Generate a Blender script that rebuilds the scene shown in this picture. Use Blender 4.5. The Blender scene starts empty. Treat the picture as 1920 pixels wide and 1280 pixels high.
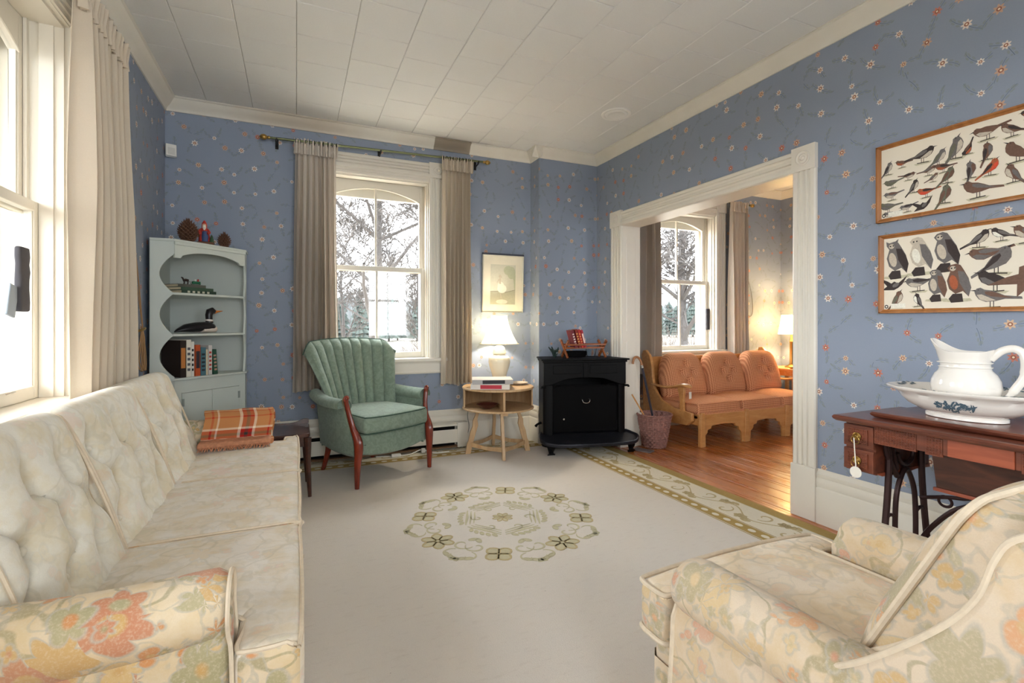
import bpy, bmesh, math, random
from mathutils import Vector, Matrix, noise
random.seed(7)
R = math.radians; PI = math.pi
SC = bpy.context.scene; COL = SC.collection

# ------------------------------------------------------------ camera, world, exposure
YAW = math.atan(405/920)
cd = bpy.data.cameras.new('camera'); cam = bpy.data.objects.new('camera', cd); COL.objects.link(cam)
cam.location = (0, 0, 1.15); cam.rotation_euler = (R(90), 0, -YAW)
cd.sensor_width = 36; cd.lens = 36*920/1920; cd.shift_y = -34/1920; cd.clip_start = .02; cd.clip_end = 400
SC.camera = cam
SC.view_settings.view_transform = 'Standard'; SC.view_settings.look = 'None'
SC.view_settings.gamma = 1; SC.view_settings.use_curve_mapping = False
SC.view_settings.exposure = 4.2
w = bpy.data.worlds.new('overcast_sky'); SC.world = w; w.use_nodes = True
bg = w.node_tree.nodes['Background']; bg.inputs[0].default_value = (.93, .965, 1, 1); bg.inputs[1].default_value = 1.0
SC.cycles.max_bounces = 10; SC.cycles.diffuse_bounces = 6; SC.cycles.transparent_max_bounces = 12
SC.cycles.sample_clamp_indirect = 4
def portal(loc, rot, sx, sy):
    l = bpy.data.lights.new('window_portal', 'AREA'); l.shape = 'RECTANGLE'; l.size = sx; l.size_y = sy
    l.cycles.is_portal = True
    o = bpy.data.objects.new('window_portal', l); o.location = loc; o.rotation_euler = rot; COL.objects.link(o)
portal((.655, 4.66, 1.63), (R(-90), 0, 0), .95, 1.6)
portal((4.12, 4.66, 1.63), (R(-90), 0, 0), .95, 1.6)
for yy in (2.25, .50): portal((-1.19, yy, 1.63), (0, R(-90), 0), 1.6, .95)
for xx in (.2, 1.8, 4.1): portal((xx, -1.9, 1.63), (R(90), 0, 0), .95, 1.6)

# room numbers
XL, XR, YB, YF, ZC = -.889, 2.773, 4.365, -1.6, 2.82
X2L, X2R = 2.953, 5.68

# ------------------------------------------------------------ helpers
def S(r, g, b):
    f = lambda c: (c/255/12.92 if c/255 <= .04045 else ((c/255+.055)/1.055)**2.4)
    return (f(r), f(g), f(b), 1)
def link(o): COL.objects.link(o); return o
def tag(o, label=None, cat=None, group=None, kind=None):
    if label: o['label'] = label
    if cat: o['category'] = cat
    if group: o['group'] = group
    if kind: o['kind'] = kind
    return o
def thing(name, label, cat, loc=(0, 0, 0), rz=0, group=None, kind=None):
    o = bpy.data.objects.new(name, None); o.empty_display_size = .05; o.location = loc; o.rotation_euler = (0, 0, rz)
    link(o); return tag(o, label, cat, group, kind)
def root_matrix(o):
    m = Matrix.LocRotScale(o.location, o.rotation_euler, None)
    return root_matrix(o.parent) @ m if o.parent else m
def obj(name, bm, m, parent=None, world=True, smooth=True, bevel=0, sub=0, origin=None):
    """links ONE mesh object; world=True: the mesh was written in world coordinates"""
    if parent is not None and world: bm.transform(root_matrix(parent).inverted())
    if origin is not None: bm.transform(Matrix.Translation(-Vector(origin)))
    me = bpy.data.meshes.new(name); bm.normal_update(); bm.to_mesh(me); bm.free()
    for x in (m if isinstance(m, (list, tuple)) else [m]): me.materials.append(x)
    o = bpy.data.objects.new(name, me); link(o)
    if origin is not None: o.location = origin
    if parent is not None: o.parent = parent
    if smooth:
        me.polygons.foreach_set('use_smooth', [True]*len(me.polygons))
        try: me.set_sharp_from_angle(angle=R(38))
        except Exception: pass
    if bevel:
        b = o.modifiers.new('bevel', 'BEVEL'); b.width = bevel; b.segments = 2; b.limit_method = 'ANGLE'; b.angle_limit = R(35)
    if sub:
        s = o.modifiers.new('sub', 'SUBSURF'); s.levels = s.render_levels = sub
    return o
def BM(): return bmesh.new()
def add_box(bm, x0, x1, y0, y1, z0, z1, M=None):
    c = [(x0,y0,z0),(x1,y0,z0),(x1,y1,z0),(x0,y1,z0),(x0,y0,z1),(x1,y0,z1),(x1,y1,z1),(x0,y1,z1)]
    v = [bm.verts.new(M @ Vector(p) if M else p) for p in c]
    for f in ((0,3,2,1),(4,5,6,7),(0,1,5,4),(1,2,6,5),(2,3,7,6),(3,0,4,7)): bm.faces.new([v[i] for i in f])
    return bm
def box(*a, M=None): return add_box(BM(), *a, M=M)
def add_prism(bm, pts, axis, a0, a1, M=None):
    """polygon in the plane across axis; axis x: pts=(y,z); y: pts=(x,z); z: pts=(x,y)"""
    def P(p, a):
        v = {'x': (a, p[0], p[1]), 'y': (p[0], a, p[1]), 'z': (p[0], p[1], a)}[axis]
        return M @ Vector(v) if M else v
    n = len(pts); A = [bm.verts.new(P(p, a0)) for p in pts]; B = [bm.verts.new(P(p, a1)) for p in pts]
    fs = [bm.faces.new(A), bm.faces.new(B[::-1])]
    for i in range(n): fs.append(bm.faces.new([A[i], B[i], B[(i+1) % n], A[(i+1) % n]]))
    bmesh.ops.recalc_face_normals(bm, faces=fs); return bm
def prism(*a, M=None): return add_prism(BM(), *a, M=M)
def frame_at(t, up=Vector((0, 0, 1))):
    t = t.normalized()
    if abs(t.dot(up)) > .98: up = Vector((1, 0, 0))
    n = t.cross(up).normalized(); return n, n.cross(t).normalized()
def add_tube(bm, pts, r, seg=8, cap=True, closed=False, flat=1.0):
    pts = [Vector(p) for p in pts]; n = len(pts); rr = r if isinstance(r, (list, tuple)) else [r]*n
    rings = []; pn = None
    for i, p in enumerate(pts):
        a = pts[(i-1) % n] if (i or closed) else p; b = pts[(i+1) % n] if (i < n-1 or closed) else p
        t = (b-a); t = t.normalized() if t.length > 1e-9 else Vector((0, 0, 1))
        if pn is None: pn, _ = frame_at(t)
        pn = (pn - t*pn.dot(t)); pn = pn.normalized() if pn.length > 1e-6 else frame_at(t)[0]
        q = t.cross(pn).normalized()
        rings.append([bm.verts.new(p + (pn*math.cos(2*PI*k/seg) + q*math.sin(2*PI*k/seg)*flat)*rr[i]) for k in range(seg)])
    m = n if closed else n-1
    for i in range(m):
        A, B = rings[i], rings[(i+1) % n]
        for k in range(seg): bm.faces.new([A[k], A[(k+1) % seg], B[(k+1) % seg], B[k]])
    if cap and not closed:
        bm.faces.new(rings[0][::-1]); bm.faces.new(rings[-1])
    return bm
def tube(*a, **k): return add_tube(BM(), *a, **k)
def add_lathe(bm, prof, seg=32, c=(0, 0, 0), sx=1, sy=1, fn=None, close_ends=True, arc=None):
    rings = []; n = seg if arc is None else seg+1
    for (r, z) in prof:
        ring = []
        for k in range(n):
            a = 2*PI*k/seg if arc is None else arc[0]+(arc[1]-arc[0])*k/seg
            rr = fn(r, z, a) if fn else r
            ring.append(bm.verts.new((c[0]+rr*math.cos(a)*sx, c[1]+rr*math.sin(a)*sy, c[2]+z)))
        rings.append(ring)
    for A, B in zip(rings, rings[1:]):
        for k in range(seg if arc is None else seg):
            k2 = (k+1) % n
            bm.faces.new([A[k], A[k2], B[k2], B[k]])
    if close_ends and arc is None:
        if prof[0][0] > 1e-6: bm.faces.new(rings[0][::-1])
        if prof[-1][0] > 1e-6: bm.faces.new(rings[-1])
    bmesh.ops.remove_doubles(bm, verts=[v for r_ in (rings[0], rings[-1]) for v in r_ if v.is_valid], dist=1e-6)
    return bm
def lathe(*a, **k): return add_lathe(BM(), *a, **k)
def add_grid(bm, fn, nu, nv, wrap_u=False, wrap_v=False, flip=False):
    uvl = bm.loops.layers.uv.verify()
    V = [[bm.verts.new(fn(i/nu, j/nv)) for j in range(nv + (0 if wrap_v else 1))] for i in range(nu + (0 if wrap_u else 1))]
    for i in range(nu):
        for j in range(nv):
            i2 = (i+1) % len(V); j2 = (j+1) % len(V[0])
            vs = [V[i][j], V[i2][j], V[i2][j2], V[i][j2]]; uv = [(i/nu, j/nv), ((i+1)/nu, j/nv), ((i+1)/nu, (j+1)/nv), (i/nu, (j+1)/nv)]
            if flip: vs.reverse(); uv.reverse()
            try: f = bm.faces.new(vs)
            except ValueError: continue
            for l, q in zip(f.loops, uv): l[uvl].uv = q
    return V
def soft_box(bm, c, s, r, n=10, fn=None, M=None):
    """rounded box; fn(local point, unit side vector) -> displaced point"""
    cx, cy, cz = c; h = [x/2 for x in s]
    def coords(H, m):
        rr = min(r, H*.98); e = [0, .12, .35, .65, 1]
        a = [-H + rr*(1-math.cos(t*PI/2)) if 0 else -H + rr*t for t in e]
        mid = [(-H+rr) + (2*(H-rr))*k/m for k in range(1, m)]
        return a + mid + [-x for x in a[::-1]]
    ns = n if isinstance(n, (list, tuple)) else (n, n, n)
    ax = [coords(h[i], max(1, ns[i])) for i in range(3)]
    cache = {}
    def vert(p):
        k = tuple(round(x, 6) for x in p)
        if k in cache: return cache[k]
        q = Vector([max(-(h[i]-min(r, h[i]*.98)), min(h[i]-min(r, h[i]*.98), p[i])) for i in range(3)])
        d = Vector(p)-q; u = d.normalized() if d.length > 1e-9 else Vector((0, 0, 0))
        P = q + Vector([u[i]*min(r, h[i]*.98) for i in range(3)])
        if fn: P = fn(P, u)
        P = P + Vector(c)
        cache[k] = bm.verts.new(M @ P if M else P); return cache[k]
    for a in range(3):
        b, d = (a+1) % 3, (a+2) % 3
        for sgn in (-1, 1):
            for i in range(len(ax[b])-1):
                for j in range(len(ax[d])-1):
                    q = []
                    for (ii, jj) in ((i, j), (i+1, j), (i+1, j+1), (i, j+1)):
                        p = [0, 0, 0]; p[a] = sgn*h[a]; p[b] = ax[b][ii]; p[d] = ax[d][jj]; q.append(vert(p))
                    if sgn < 0: q.reverse()
                    if len(set(q)) == 4: bm.faces.new(q)
    return bm
def boxing(bm, test):
    bm.normal_update()
    for f in bm.faces:
        if test(f.normal): f.material_index = 1
    return bm
def rot_about(M, p): return Matrix.Translation(p) @ M @ Matrix.Translation(-Vector(p))
def smooth_path(pts, n=6, closed=False):
    P = [Vector(p) for p in pts]; out = []; N = len(P)
    for i in range(N if closed else N-1):
        if closed: p0, p1, p2, p3 = P[(i-1) % N], P[i], P[(i+1) % N], P[(i+2) % N]
        else: p0, p1, p2, p3 = P[max(i-1, 0)], P[i], P[i+1], P[min(i+2, N-1)]
        for k in range(n):
            t = k/n
            out.append(.5*((2*p1)+(-p0+p2)*t+(2*p0-5*p1+4*p2-p3)*t*t+(-p0+3*p1-3*p2+p3)*t**3))
    if not closed: out.append(P[-1])
    return out
def round_rect(x0, x1, y0, y1, r, n=4):
    out = []
    for (cx, cy, a) in ((x1-r, y1-r, 0), (x0+r, y1-r, 90), (x0+r, y0+r, 180), (x1-r, y0+r, 270)):
        for k in range(n+1): t = R(a+90*k/n); out.append((cx+r*math.cos(t), cy+r*math.sin(t)))
    return out
def copy_tree(o, parent=None):
    c = o.copy(); link(c); c.parent = parent
    for ch in list(o.children): copy_tree(ch, c)
    return c

# ------------------------------------------------------------ node helper
class G:
    def __init__(s, name, rough=.6, spec=.4):
        s.m = bpy.data.materials.new(name); s.m.use_nodes = True; s.t = s.m.node_tree; s.n = s.t.nodes
        s.b = s.n['Principled BSDF']; s.b.inputs['Roughness'].default_value = rough
        s.b.inputs['Specular IOR Level'].default_value = spec
    def put(s, sock, v):
        if isinstance(v, bpy.types.NodeSocket): s.t.links.new(v, sock)
        else:
            try: sock.default_value = v
            except Exception: sock.default_value = (v, v, v)
    def new(s, ty, ins={}, **kw):
        n = s.n.new(ty)
        for k, v in kw.items(): setattr(n, k, v)
        for k, v in ins.items(): s.put(n.inputs[k], v)
        return n
    def math(s, op, a, b=0, c=0, clamp=False):
        n = s.new('ShaderNodeMath', operation=op, use_clamp=clamp); s.put(n.inputs[0], a); s.put(n.inputs[1], b); s.put(n.inputs[2], c); return n.outputs[0]
    def vm(s, op, a, b=(0, 0, 0), c=None):
        n = s.new('ShaderNodeVectorMath', operation=op); s.put(n.inputs[0], a); s.put(n.inputs[1], b)
        if op == 'SCALE': s.put(n.inputs['Scale'], c)
        return n.outputs['Value'] if op in ('LENGTH', 'DISTANCE', 'DOT_PRODUCT') else n.outputs[0]
    def mix(s, f, a, b):
        n = s.new('ShaderNodeMix', data_type='RGBA'); s.put(n.inputs[0], f); s.put(n.inputs[6], a); s.put(n.inputs[7], b); return n.outputs[2]
    def step(s, x, e, w):   # 1 below e, 0 above, soft width w
        n = s.new('ShaderNodeMapRange'); n.interpolation_type = 'SMOOTHSTEP'; s.put(n.inputs[0], x)
        s.put(n.inputs[1], s.math('SUBTRACT', e, w) if isinstance(e, bpy.types.NodeSocket) else e-w)
        s.put(n.inputs[2], s.math('ADD', e, w) if isinstance(e, bpy.types.NodeSocket) else e+w); n.inputs[3].default_value = 1; n.inputs[4].default_value = 0
        return n.outputs[0]
    def noise(s, v, sc, det=2, rough=.5, dist=0):
        n = s.new('ShaderNodeTexNoise'); 
        if v is not None: s.put(n.inputs['Vector'], v)
        n.inputs['Scale'].default_value = sc; n.inputs['Detail'].default_value = det; n.inputs['Roughness'].default_value = rough; n.inputs['Distortion'].default_value = dist
        return n.outputs[0], n.outputs[1]
    def vor(s, v, sc, rnd=1, feat='F1', dim='3D'):
        n = s.new('ShaderNodeTexVoronoi', feature=feat, voronoi_dimensions=dim); s.put(n.inputs['Vector'], v)
        n.inputs['Scale'].default_value = sc; n.inputs['Randomness'].default_value = rnd; return n
    def ramp(s, f, stops, interp='LINEAR'):
        n = s.new('ShaderNodeValToRGB'); s.put(n.inputs[0], f); r = n.color_ramp; r.interpolation = interp
        while len(r.elements) < len(stops): r.elements.new(.5)
        for e, (p, c) in zip(r.elements, stops): e.position = p; e.color = c
        return n.outputs[0]
    def sep(s, v): n = s.new('ShaderNodeSeparateXYZ'); s.put(n.inputs[0], v); return n.outputs
    def comb(s, x, y, z=0): n = s.new('ShaderNodeCombineXYZ'); s.put(n.inputs[0], x); s.put(n.inputs[1], y); s.put(n.inputs[2], z); return n.outputs[0]
    def obc(s): return s.new('ShaderNodeTexCoord').outputs['Object']
    def pos(s): return s.new('ShaderNodeNewGeometry').outputs['Position']
    def uv(s): return s.new('ShaderNodeTexCoord').outputs['UV']
    def bump(s, h, st=.3, d=.005):
        n = s.new('ShaderNodeBump'); n.inputs['Strength'].default_value = st; n.inputs['Distance'].default_value = d; s.put(n.inputs['Height'], h)
        s.t.links.new(n.outputs[0], s.b.inputs['Normal'])
    def out(s, col=None, rough=None):
        if col is not None: s.put(s.b.inputs['Base Color'], col)
        if rough is not None: s.put(s.b.inputs['Roughness'], rough)
        return s.m

def plain(name, c, rough=.5, metal=0, var=.06, sc=18, bump=0, coat=0):
    g = G(name, rough); c = S(*c); v = g.obc(); f, _ = g.noise(v, sc, 3)
    g.b.inputs['Metallic'].default_value = metal; g.b.inputs['Coat Weight'].default_value = coat
    lo = tuple(x*(1-var) for x in c[:3])+(1,); hi = tuple(min(1, x*(1+var)) for x in c[:3])+(1,)
    if bump: g.bump(f, .4, bump)
    return g.out(g.mix(f, lo, hi))
def wood(name, c1, c2, sc=(3, 30, 30), rough=.4, coat=.1, plankrand=False):
    g = G(name, rough); v = g.obc(); m = g.new('ShaderNodeMapping'); g.put(m.inputs[0], v); m.inputs['Scale'].default_value = sc
    if plankrand:
        oi = g.new('ShaderNodeObjectInfo').outputs['Random']; g.put(m.inputs['Location'], g.comb(g.math('MULTIPLY', oi, 37.), g.math('MULTIPLY', oi, 17.), 0))
    f, _ = g.noise(m.outputs[0], 1, 5, .6, 1.2); f2, _ = g.noise(v, 2, 2)
    c = g.ramp(f, [(.3, S(*c1)), (.68, S(*c2))]); g.b.inputs['Coat Weight'].default_value = coat; g.b.inputs['Coat Roughness'].default_value = .25
    c = g.mix(g.math('MULTIPLY', f2, .35), c, S(*[int(x*.72) for x in c1]))
    if plankrand:
        hs = g.new('ShaderNodeHueSaturation'); g.put(hs.inputs['Value'], g.math('ADD', g.math('MULTIPLY', oi, .4), .8)); g.put(hs.inputs['Color'], c); c = hs.outputs[0]
        wv, _ = g.noise(g.pos(), 1.7, 5, .65); wr = g.ramp(wv, [(.52, (0, 0, 0, 1)), (.66, (1, 1, 1, 1))]); c = g.mix(g.math('MULTIPLY', wr, .35), c, S(196, 150, 128))
        g.put(g.b.inputs['Roughness'], g.math('ADD', g.math('MULTIPLY', f, .25), .16))
    g.bump(f, .15, .001)
    return g.out(c)

# ------------------------------------------------------------ materials
def flower_layer(g, col, vec, scale, rmin, rmax, cols, present, petals=6, rnd=.8, centre=None, off=(0, 0, 0)):
    """2D flowers scattered by a voronoi; vec is a 2D vector in metres"""
    v = g.vm('ADD', vec, off); V = g.vor(v, scale, rnd, 'F1', '2D')
    d = g.vm('SUBTRACT', v, V.outputs['Position']); x, y, _ = g.sep(d); cr, cg, cb = g.sep(V.outputs['Color'])
    r = g.vm('LENGTH', d); a = g.math('ARCTAN2', y, x)
    R_ = g.math('ADD', g.math('MULTIPLY', cg, rmax-rmin), rmin)
    pet = g.math('ADD', g.math('MULTIPLY', g.math('COSINE', g.math('ADD', g.math('MULTIPLY', a, float(petals)), g.math('MULTIPLY', cr, 9.))), .2), .8)
    rf = g.math('MULTIPLY', R_, pet)
    m = g.math('MULTIPLY', g.step(r, rf, rmax*.08), g.math('LESS_THAN', cb, present))
    c = g.ramp(cr, [(i/len(cols), k) for i, k in enumerate(cols)], 'CONSTANT')
    if centre:
        inner = g.step(r, g.math('MULTIPLY', R_, .42), rmax*.06); c = g.mix(inner, c, centre)
        dot = g.step(r, g.math('MULTIPLY', R_, .2), rmax*.05); c = g.mix(dot, c, S(232, 214, 188))
    return g.mix(m, col, c)
def wallpaper():
    g = G('blue_floral_wallpaper', .75, .2); p = g.pos(); x, y, z = g.sep(p)
    vec = g.comb(g.math('ADD', x, y), z); f, _ = g.noise(p, 3, 2); f2, _ = g.noise(p, 240, 2)
    col = g.mix(f, S(140, 149, 166), S(151, 160, 176)); col = g.mix(g.math('MULTIPLY', f2, .25), col, S(120, 132, 152))
    # each bloom carries two thin curving stems with small leaves
    V = g.vor(vec, 7.4, .62, 'F1', '2D'); d = g.vm('SUBTRACT', vec, V.outputs['Position']); dx, dy, _ = g.sep(d); cr, cg, cb = g.sep(V.outputs['Color'])
    for k_, kk in enumerate((0., 2.5)):
        an = g.math('ADD', g.math('MULTIPLY', cr, 6.28), kk); ca, sa = g.math('COSINE', an), g.math('SINE', an)
        X = g.math('ADD', g.math('MULTIPLY', dx, ca), g.math('MULTIPLY', dy, sa)); Y = g.math('SUBTRACT', g.math('MULTIPLY', dy, ca), g.math('MULTIPLY', dx, sa))
        bend = g.math('MULTIPLY', g.math('SUBTRACT', cg, .5), 16. if k_ else -14.); Yc = g.math('SUBTRACT', Y, g.math('MULTIPLY', g.math('MULTIPLY', X, X), bend))
        on = g.math('MULTIPLY', g.math('GREATER_THAN', X, .008), g.math('LESS_THAN', X, .085)); aY = g.math('ABSOLUTE', Yc)
        col = g.mix(g.math('MULTIPLY', g.math('MULTIPLY', g.step(aY, .0010, .0007), on), .75), col, S(78, 92, 108))
        for lx, ly in ((.034, .009), (.058, .008), (.074, .004)):
            ex = g.math('SUBTRACT', X, lx); ey = g.math('SUBTRACT', aY, ly); sk = g.math('SUBTRACT', ex, g.math('MULTIPLY', ey, .5))
            e = g.math('ADD', g.math('POWER', g.math('DIVIDE', sk, .0085), 2.), g.math('POWER', g.math('DIVIDE', ey, .0048), 2.))
            col = g.mix(g.math('MULTIPLY', g.step(e, 1., .3), .55), col, S(134, 142, 132))
    col = flower_layer(g, col, vec, 7.4, .015, .0235, [S(226, 216, 206), S(196, 126, 108), S(212, 180, 150), S(222, 208, 196), S(196, 160, 138)], .80, 7, .62, centre=S(150, 96, 78))
    g.bump(f2, .12, .0006)
    return g.out(col)
M_wallp = wallpaper()
M_white = plain('cream_gloss_paint', (226, 220, 208), .35, sc=6, var=.03)
M_trim = plain('cream_trim_paint', (222, 216, 203), .4, sc=5, var=.04, bump=.0008)
M_plaster = plain('plaster', (214, 206, 190), .8)
def ceiling_mat():
    g = G('fibre_ceiling_tile', .9, .1); v = g.pos(); f, _ = g.noise(v, 160, 4, .7); f2, _ = g.noise(v, 1.4, 2)
    c = g.mix(f, S(216, 215, 211), S(230, 229, 226)); c = g.mix(g.math('MULTIPLY', f2, .25), c, S(206, 202, 194)); g.bump(f, .25, .002); return g.out(c)
M_ceil = ceiling_mat()
M_gap = plain('tile_joint', (150, 142, 128), .9)
def crown_mat(patchy):
    g = G('crown_paint_patchy' if patchy else 'crown_paint', .45); v = g.pos(); x, y, z = g.sep(v); f, _ = g.noise(v, 7, 4, .6)
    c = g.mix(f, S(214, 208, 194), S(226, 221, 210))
    if patchy:
        a = g.math('MULTIPLY', g.math('GREATER_THAN', x, 1.14), g.math('LESS_THAN', g.math('ADD', x, g.math('MULTIPLY', f, .04)), 1.50))  # grey-brown stretch over a fixed range, softer tan one further left
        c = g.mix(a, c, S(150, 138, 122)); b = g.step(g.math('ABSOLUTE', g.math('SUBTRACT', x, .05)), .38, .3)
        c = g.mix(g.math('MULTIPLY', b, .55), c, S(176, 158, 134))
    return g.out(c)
M_crown = crown_mat(False); M_crown_patchy = crown_mat(True)
M_floor = wood('orange_pine_floor', (168, 92, 40), (200, 122, 62), (14, .7, 14), .25, .35, plankrand=True)
M_maple = wood('pale_maple', (186, 148, 106), (212, 180, 138), (20, 20, 3), .45)
M_knotty = wood('golden_maple', (196, 134, 72), (222, 166, 104), (3, 18, 18), .35, .3)
M_mahog = wood('red_mahogany', (96, 30, 18), (150, 58, 34), (22, 22, 4), .25, .5)
M_dark = wood('dark_walnut', (52, 30, 24), (92, 52, 38), (16, 3, 16), .3, .4)
M_sew = wood('reddish_walnut', (74, 38, 28), (132, 72, 50), (14, 2.2, 14), .3, .4)
M_sew2 = wood('red_oak_panel', (126, 58, 38), (176, 92, 62), (14, 2.2, 14), .35, .3)
M_oakframe = wood('oak_frame', (150, 92, 42), (186, 124, 66), (14, 14, 3), .4)
M_iron = plain('black_cast_iron', (10, 9, 10), .5, .0, .3, 40, bump=.0008)
M_ironb = plain('brown_cast_iron', (58, 38, 36), .4, .5, .25, 30)
M_iron.node_tree.nodes['Principled BSDF'].inputs['Specular IOR Level'].default_value = .14
M_hearth = plain('hearth_iron', (44, 44, 50), .32, .5, .3, 8)
M_brass = plain('brass', (176, 142, 78), .3, .9)
M_rod = plain('tarnished_brass', (112, 116, 84), .3, .8, .2)
M_ring = plain('dark_ring', (34, 30, 28), .4, .4)
M_nickel = plain('nickel', (196, 192, 186), .25, .9)
M_ceramic = plain('white_glazed_china', (236, 230, 222), .12, 0, .02, 4, coat=.6)
M_cream = plain('cream_glazed_ceramic', (226, 218, 196), .18, 0, .03, 4, coat=.5)
M_print = plain('blue_grey_transfer_print', (84, 104, 116), .3)
M_plastic = plain('white_plastic', (232, 230, 224), .5)
M_tag = plain('paper_tag', (232, 226, 214), .8)
M_black = plain('matt_black', (8, 7, 8), .7)
M_black.node_tree.nodes['Principled BSDF'].inputs['Specular IOR Level'].default_value = .1
M_felt = plain('dark_grey_felt', (74, 72, 76), .95)
def curtain_mat(name, c1, c2):
    g = G(name, .9, .1); v = g.obc(); m = g.new('ShaderNodeMapping'); g.put(m.inputs[0], v); m.inputs['Scale'].default_value = (300, 300, 500)
    f, _ = g.noise(m.outputs[0], 1, 2); f2, _ = g.noise(v, 3, 2); g.bump(f, .2, .001)
    c = g.mix(g.math('MULTIPLY', g.math('ADD', f, f2), .5), S(*c1), S(*c2))
    tr = g.new('ShaderNodeBsdfTranslucent'); g.put(tr.inputs[0], c); mx = g.new('ShaderNodeMixShader'); mx.inputs[0].default_value = .2
    g.t.links.new(g.b.outputs[0], mx.inputs[1]); g.t.links.new(tr.outputs[0], mx.inputs[2]); g.t.links.new(mx.outputs[0], g.n['Material Output'].inputs[0])
    return g.out(c)
M_curt = curtain_mat('taupe_lined_cotton', (206, 194, 180), (228, 219, 208))
M_curt2 = curtain_mat('cream_lined_cotton', (208, 194, 174), (228, 216, 198))
def glass_mat():
    m = bpy.data.materials.new('window_glass'); m.use_nodes = True; t = m.node_tree; t.nodes.clear()
    o = t.nodes.new('ShaderNodeOutputMaterial'); a = t.nodes.new('ShaderNodeBsdfTransparent'); b = t.nodes.new('ShaderNodeBsdfGlossy'); x = t.nodes.new('ShaderNodeMixShader')
    a.inputs[0].default_value = (.96, .97, .97, 1); b.inputs['Roughness'].default_value = .03; x.inputs[0].default_value = .05
    t.links.new(a.outputs[0], x.inputs[1]); t.links.new(b.outputs[0], x.inputs[2]); t.links.new(x.outputs[0], o.inputs[0]); return m
M_glass = glass_mat()
def tapestry(name, ground, strength, scale=6.5, pal=None):
    """woven floral upholstery: curling leaves and petalled blooms with a thin grey outline"""
    g = G(name, .92, .12); v = g.obc(); nrm = g.new('ShaderNodeNewGeometry').outputs['Normal']; _, _, nz = g.sep(nrm); x, y, z = g.sep(v)
    up = g.math('GREATER_THAN', g.math('ABSOLUTE', nz), .62)
    pal = pal or [S(196, 156, 96), S(200, 132, 76), S(150, 142, 104), S(206, 174, 120), S(190, 124, 92), S(164, 156, 120)]
    w_, wc = g.noise(v, 5, 2); wp = g.vm('ADD', v, g.vm('SCALE', g.vm('SUBTRACT', wc, (.5, .5, .5)), c=.10))
    weave, _ = g.noise(v, 420, 2); fade, _ = g.noise(v, 2.6, 3)
    col = g.mix(weave, ground, tuple(c*.86 for c in ground[:3])+(1,))
    def layer(col, sc, R0, R1, present, pet, off, amp=.3, stn=1.):
        q = g.vm('ADD', wp, off); V = g.vor(q, sc, .9, 'F1', '3D'); d = g.vm('SUBTRACT', q, V.outputs['Position']); dx, dy, dz = g.sep(d)
        cr, cg, cb = g.sep(V.outputs['Color'])
        A1 = g.math('ARCTAN2', dy, dx); A2 = g.math('ARCTAN2', dz, g.math('ADD', dx, dy))
        a = g.math('ADD', g.math('MULTIPLY', A1, up), g.math('MULTIPLY', A2, g.math('SUBTRACT', 1., up)))
        r = g.vm('LENGTH', d); Rr = g.math('ADD', g.math('MULTIPLY', cg, R1-R0), R0)
        rf = g.math('MULTIPLY', Rr, g.math('ADD', g.math('MULTIPLY', g.math('ABSOLUTE', g.math('COSINE', g.math('ADD', g.math('MULTIPLY', a, pet/2), g.math('MULTIPLY', cr, 6.)))), amp), 1-amp))
        on = g.math('MULTIPLY', g.math('LESS_THAN', cb, present), stn)
        c = g.ramp(cr, [(i/len(pal), k) for i, k in enumerate(pal)], 'CONSTANT')
        c = g.mix(g.step(r, g.math('MULTIPLY', Rr, .34), .004), c, g.ramp(cg, [(i/len(pal), k) for i, k in enumerate(pal[::-1])], 'CONSTANT'))
        rim = g.math('MULTIPLY', g.step(r, g.math('ADD', rf, .005), .003), on)
        col = g.mix(g.math('MULTIPLY', rim, .8), col, S(170, 166, 154))
        return g.mix(g.math('MULTIPLY', g.step(r, rf, .003), on), col, c)
    gr, _ = g.noise(v, 9, 4, .65); col = g.mix(g.ramp(gr, [(.42, (0, 0, 0, 1)), (.62, (1, 1, 1, 1))]), col, tuple(c*k for c, k in zip(ground[:3], (.86, .80, .68)))+(1,))
    col0 = col
    n1, _ = g.noise(v, 8, 1.5); ln_ = g.step(g.math('ABSOLUTE', g.math('SUBTRACT', n1, .5)), .016, .008); col = g.mix(g.math('MULTIPLY', ln_, .75), col, S(142, 134, 100))
    n1, _ = g.noise(g.vm('ADD', v, (4, 7, 1)), 15, 1.5); ln_ = g.step(g.math('ABSOLUTE', g.math('SUBTRACT', n1, .5)), .022, .010); col = g.mix(g.math('MULTIPLY', ln_, .5), col, S(168, 164, 152))
    col = layer(col, scale*2.0, .018, .034, .75, 2, (3.3, 1.1, 2.2), .65)
    col = layer(col, scale*1.05, .040, .066, .85, 6, (0, 0, 0), .40)
    col = layer(col, scale*1.5, .024, .040, .6, 5, (5.1, 8.2, 1.2), .45)
    col = layer(col, scale*2.6, .010, .020, .6, 4, (7.1, 4.2, 9.2), .5)
    hat, _ = g.noise(v, 190, 3, .7); col = g.mix(g.math('MULTIPLY', g.ramp(hat, [(.48, (0, 0, 0, 1)), (.7, (1, 1, 1, 1))]), .45), col, S(214, 198, 172))
    keep = g.math('MULTIPLY', g.ramp(fade, [(.3, (.55, .55, .55, 1)), (.62, (1, 1, 1, 1))]), strength, clamp=True)
    col = g.mix(keep, col0, col)
    g.bump(weave, .3, .0012)
    g.b.inputs['Sheen Weight'].default_value = .15
    return g.out(col)
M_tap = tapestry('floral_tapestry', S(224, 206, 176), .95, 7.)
M_tap_chair = tapestry('floral_tapestry_chair', S(220, 202, 178), .85, 7., [S(198, 164, 112), S(208, 150, 104), S(164, 154, 122), S(204, 178, 134), S(202, 146, 120), S(176, 166, 136)])
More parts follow.
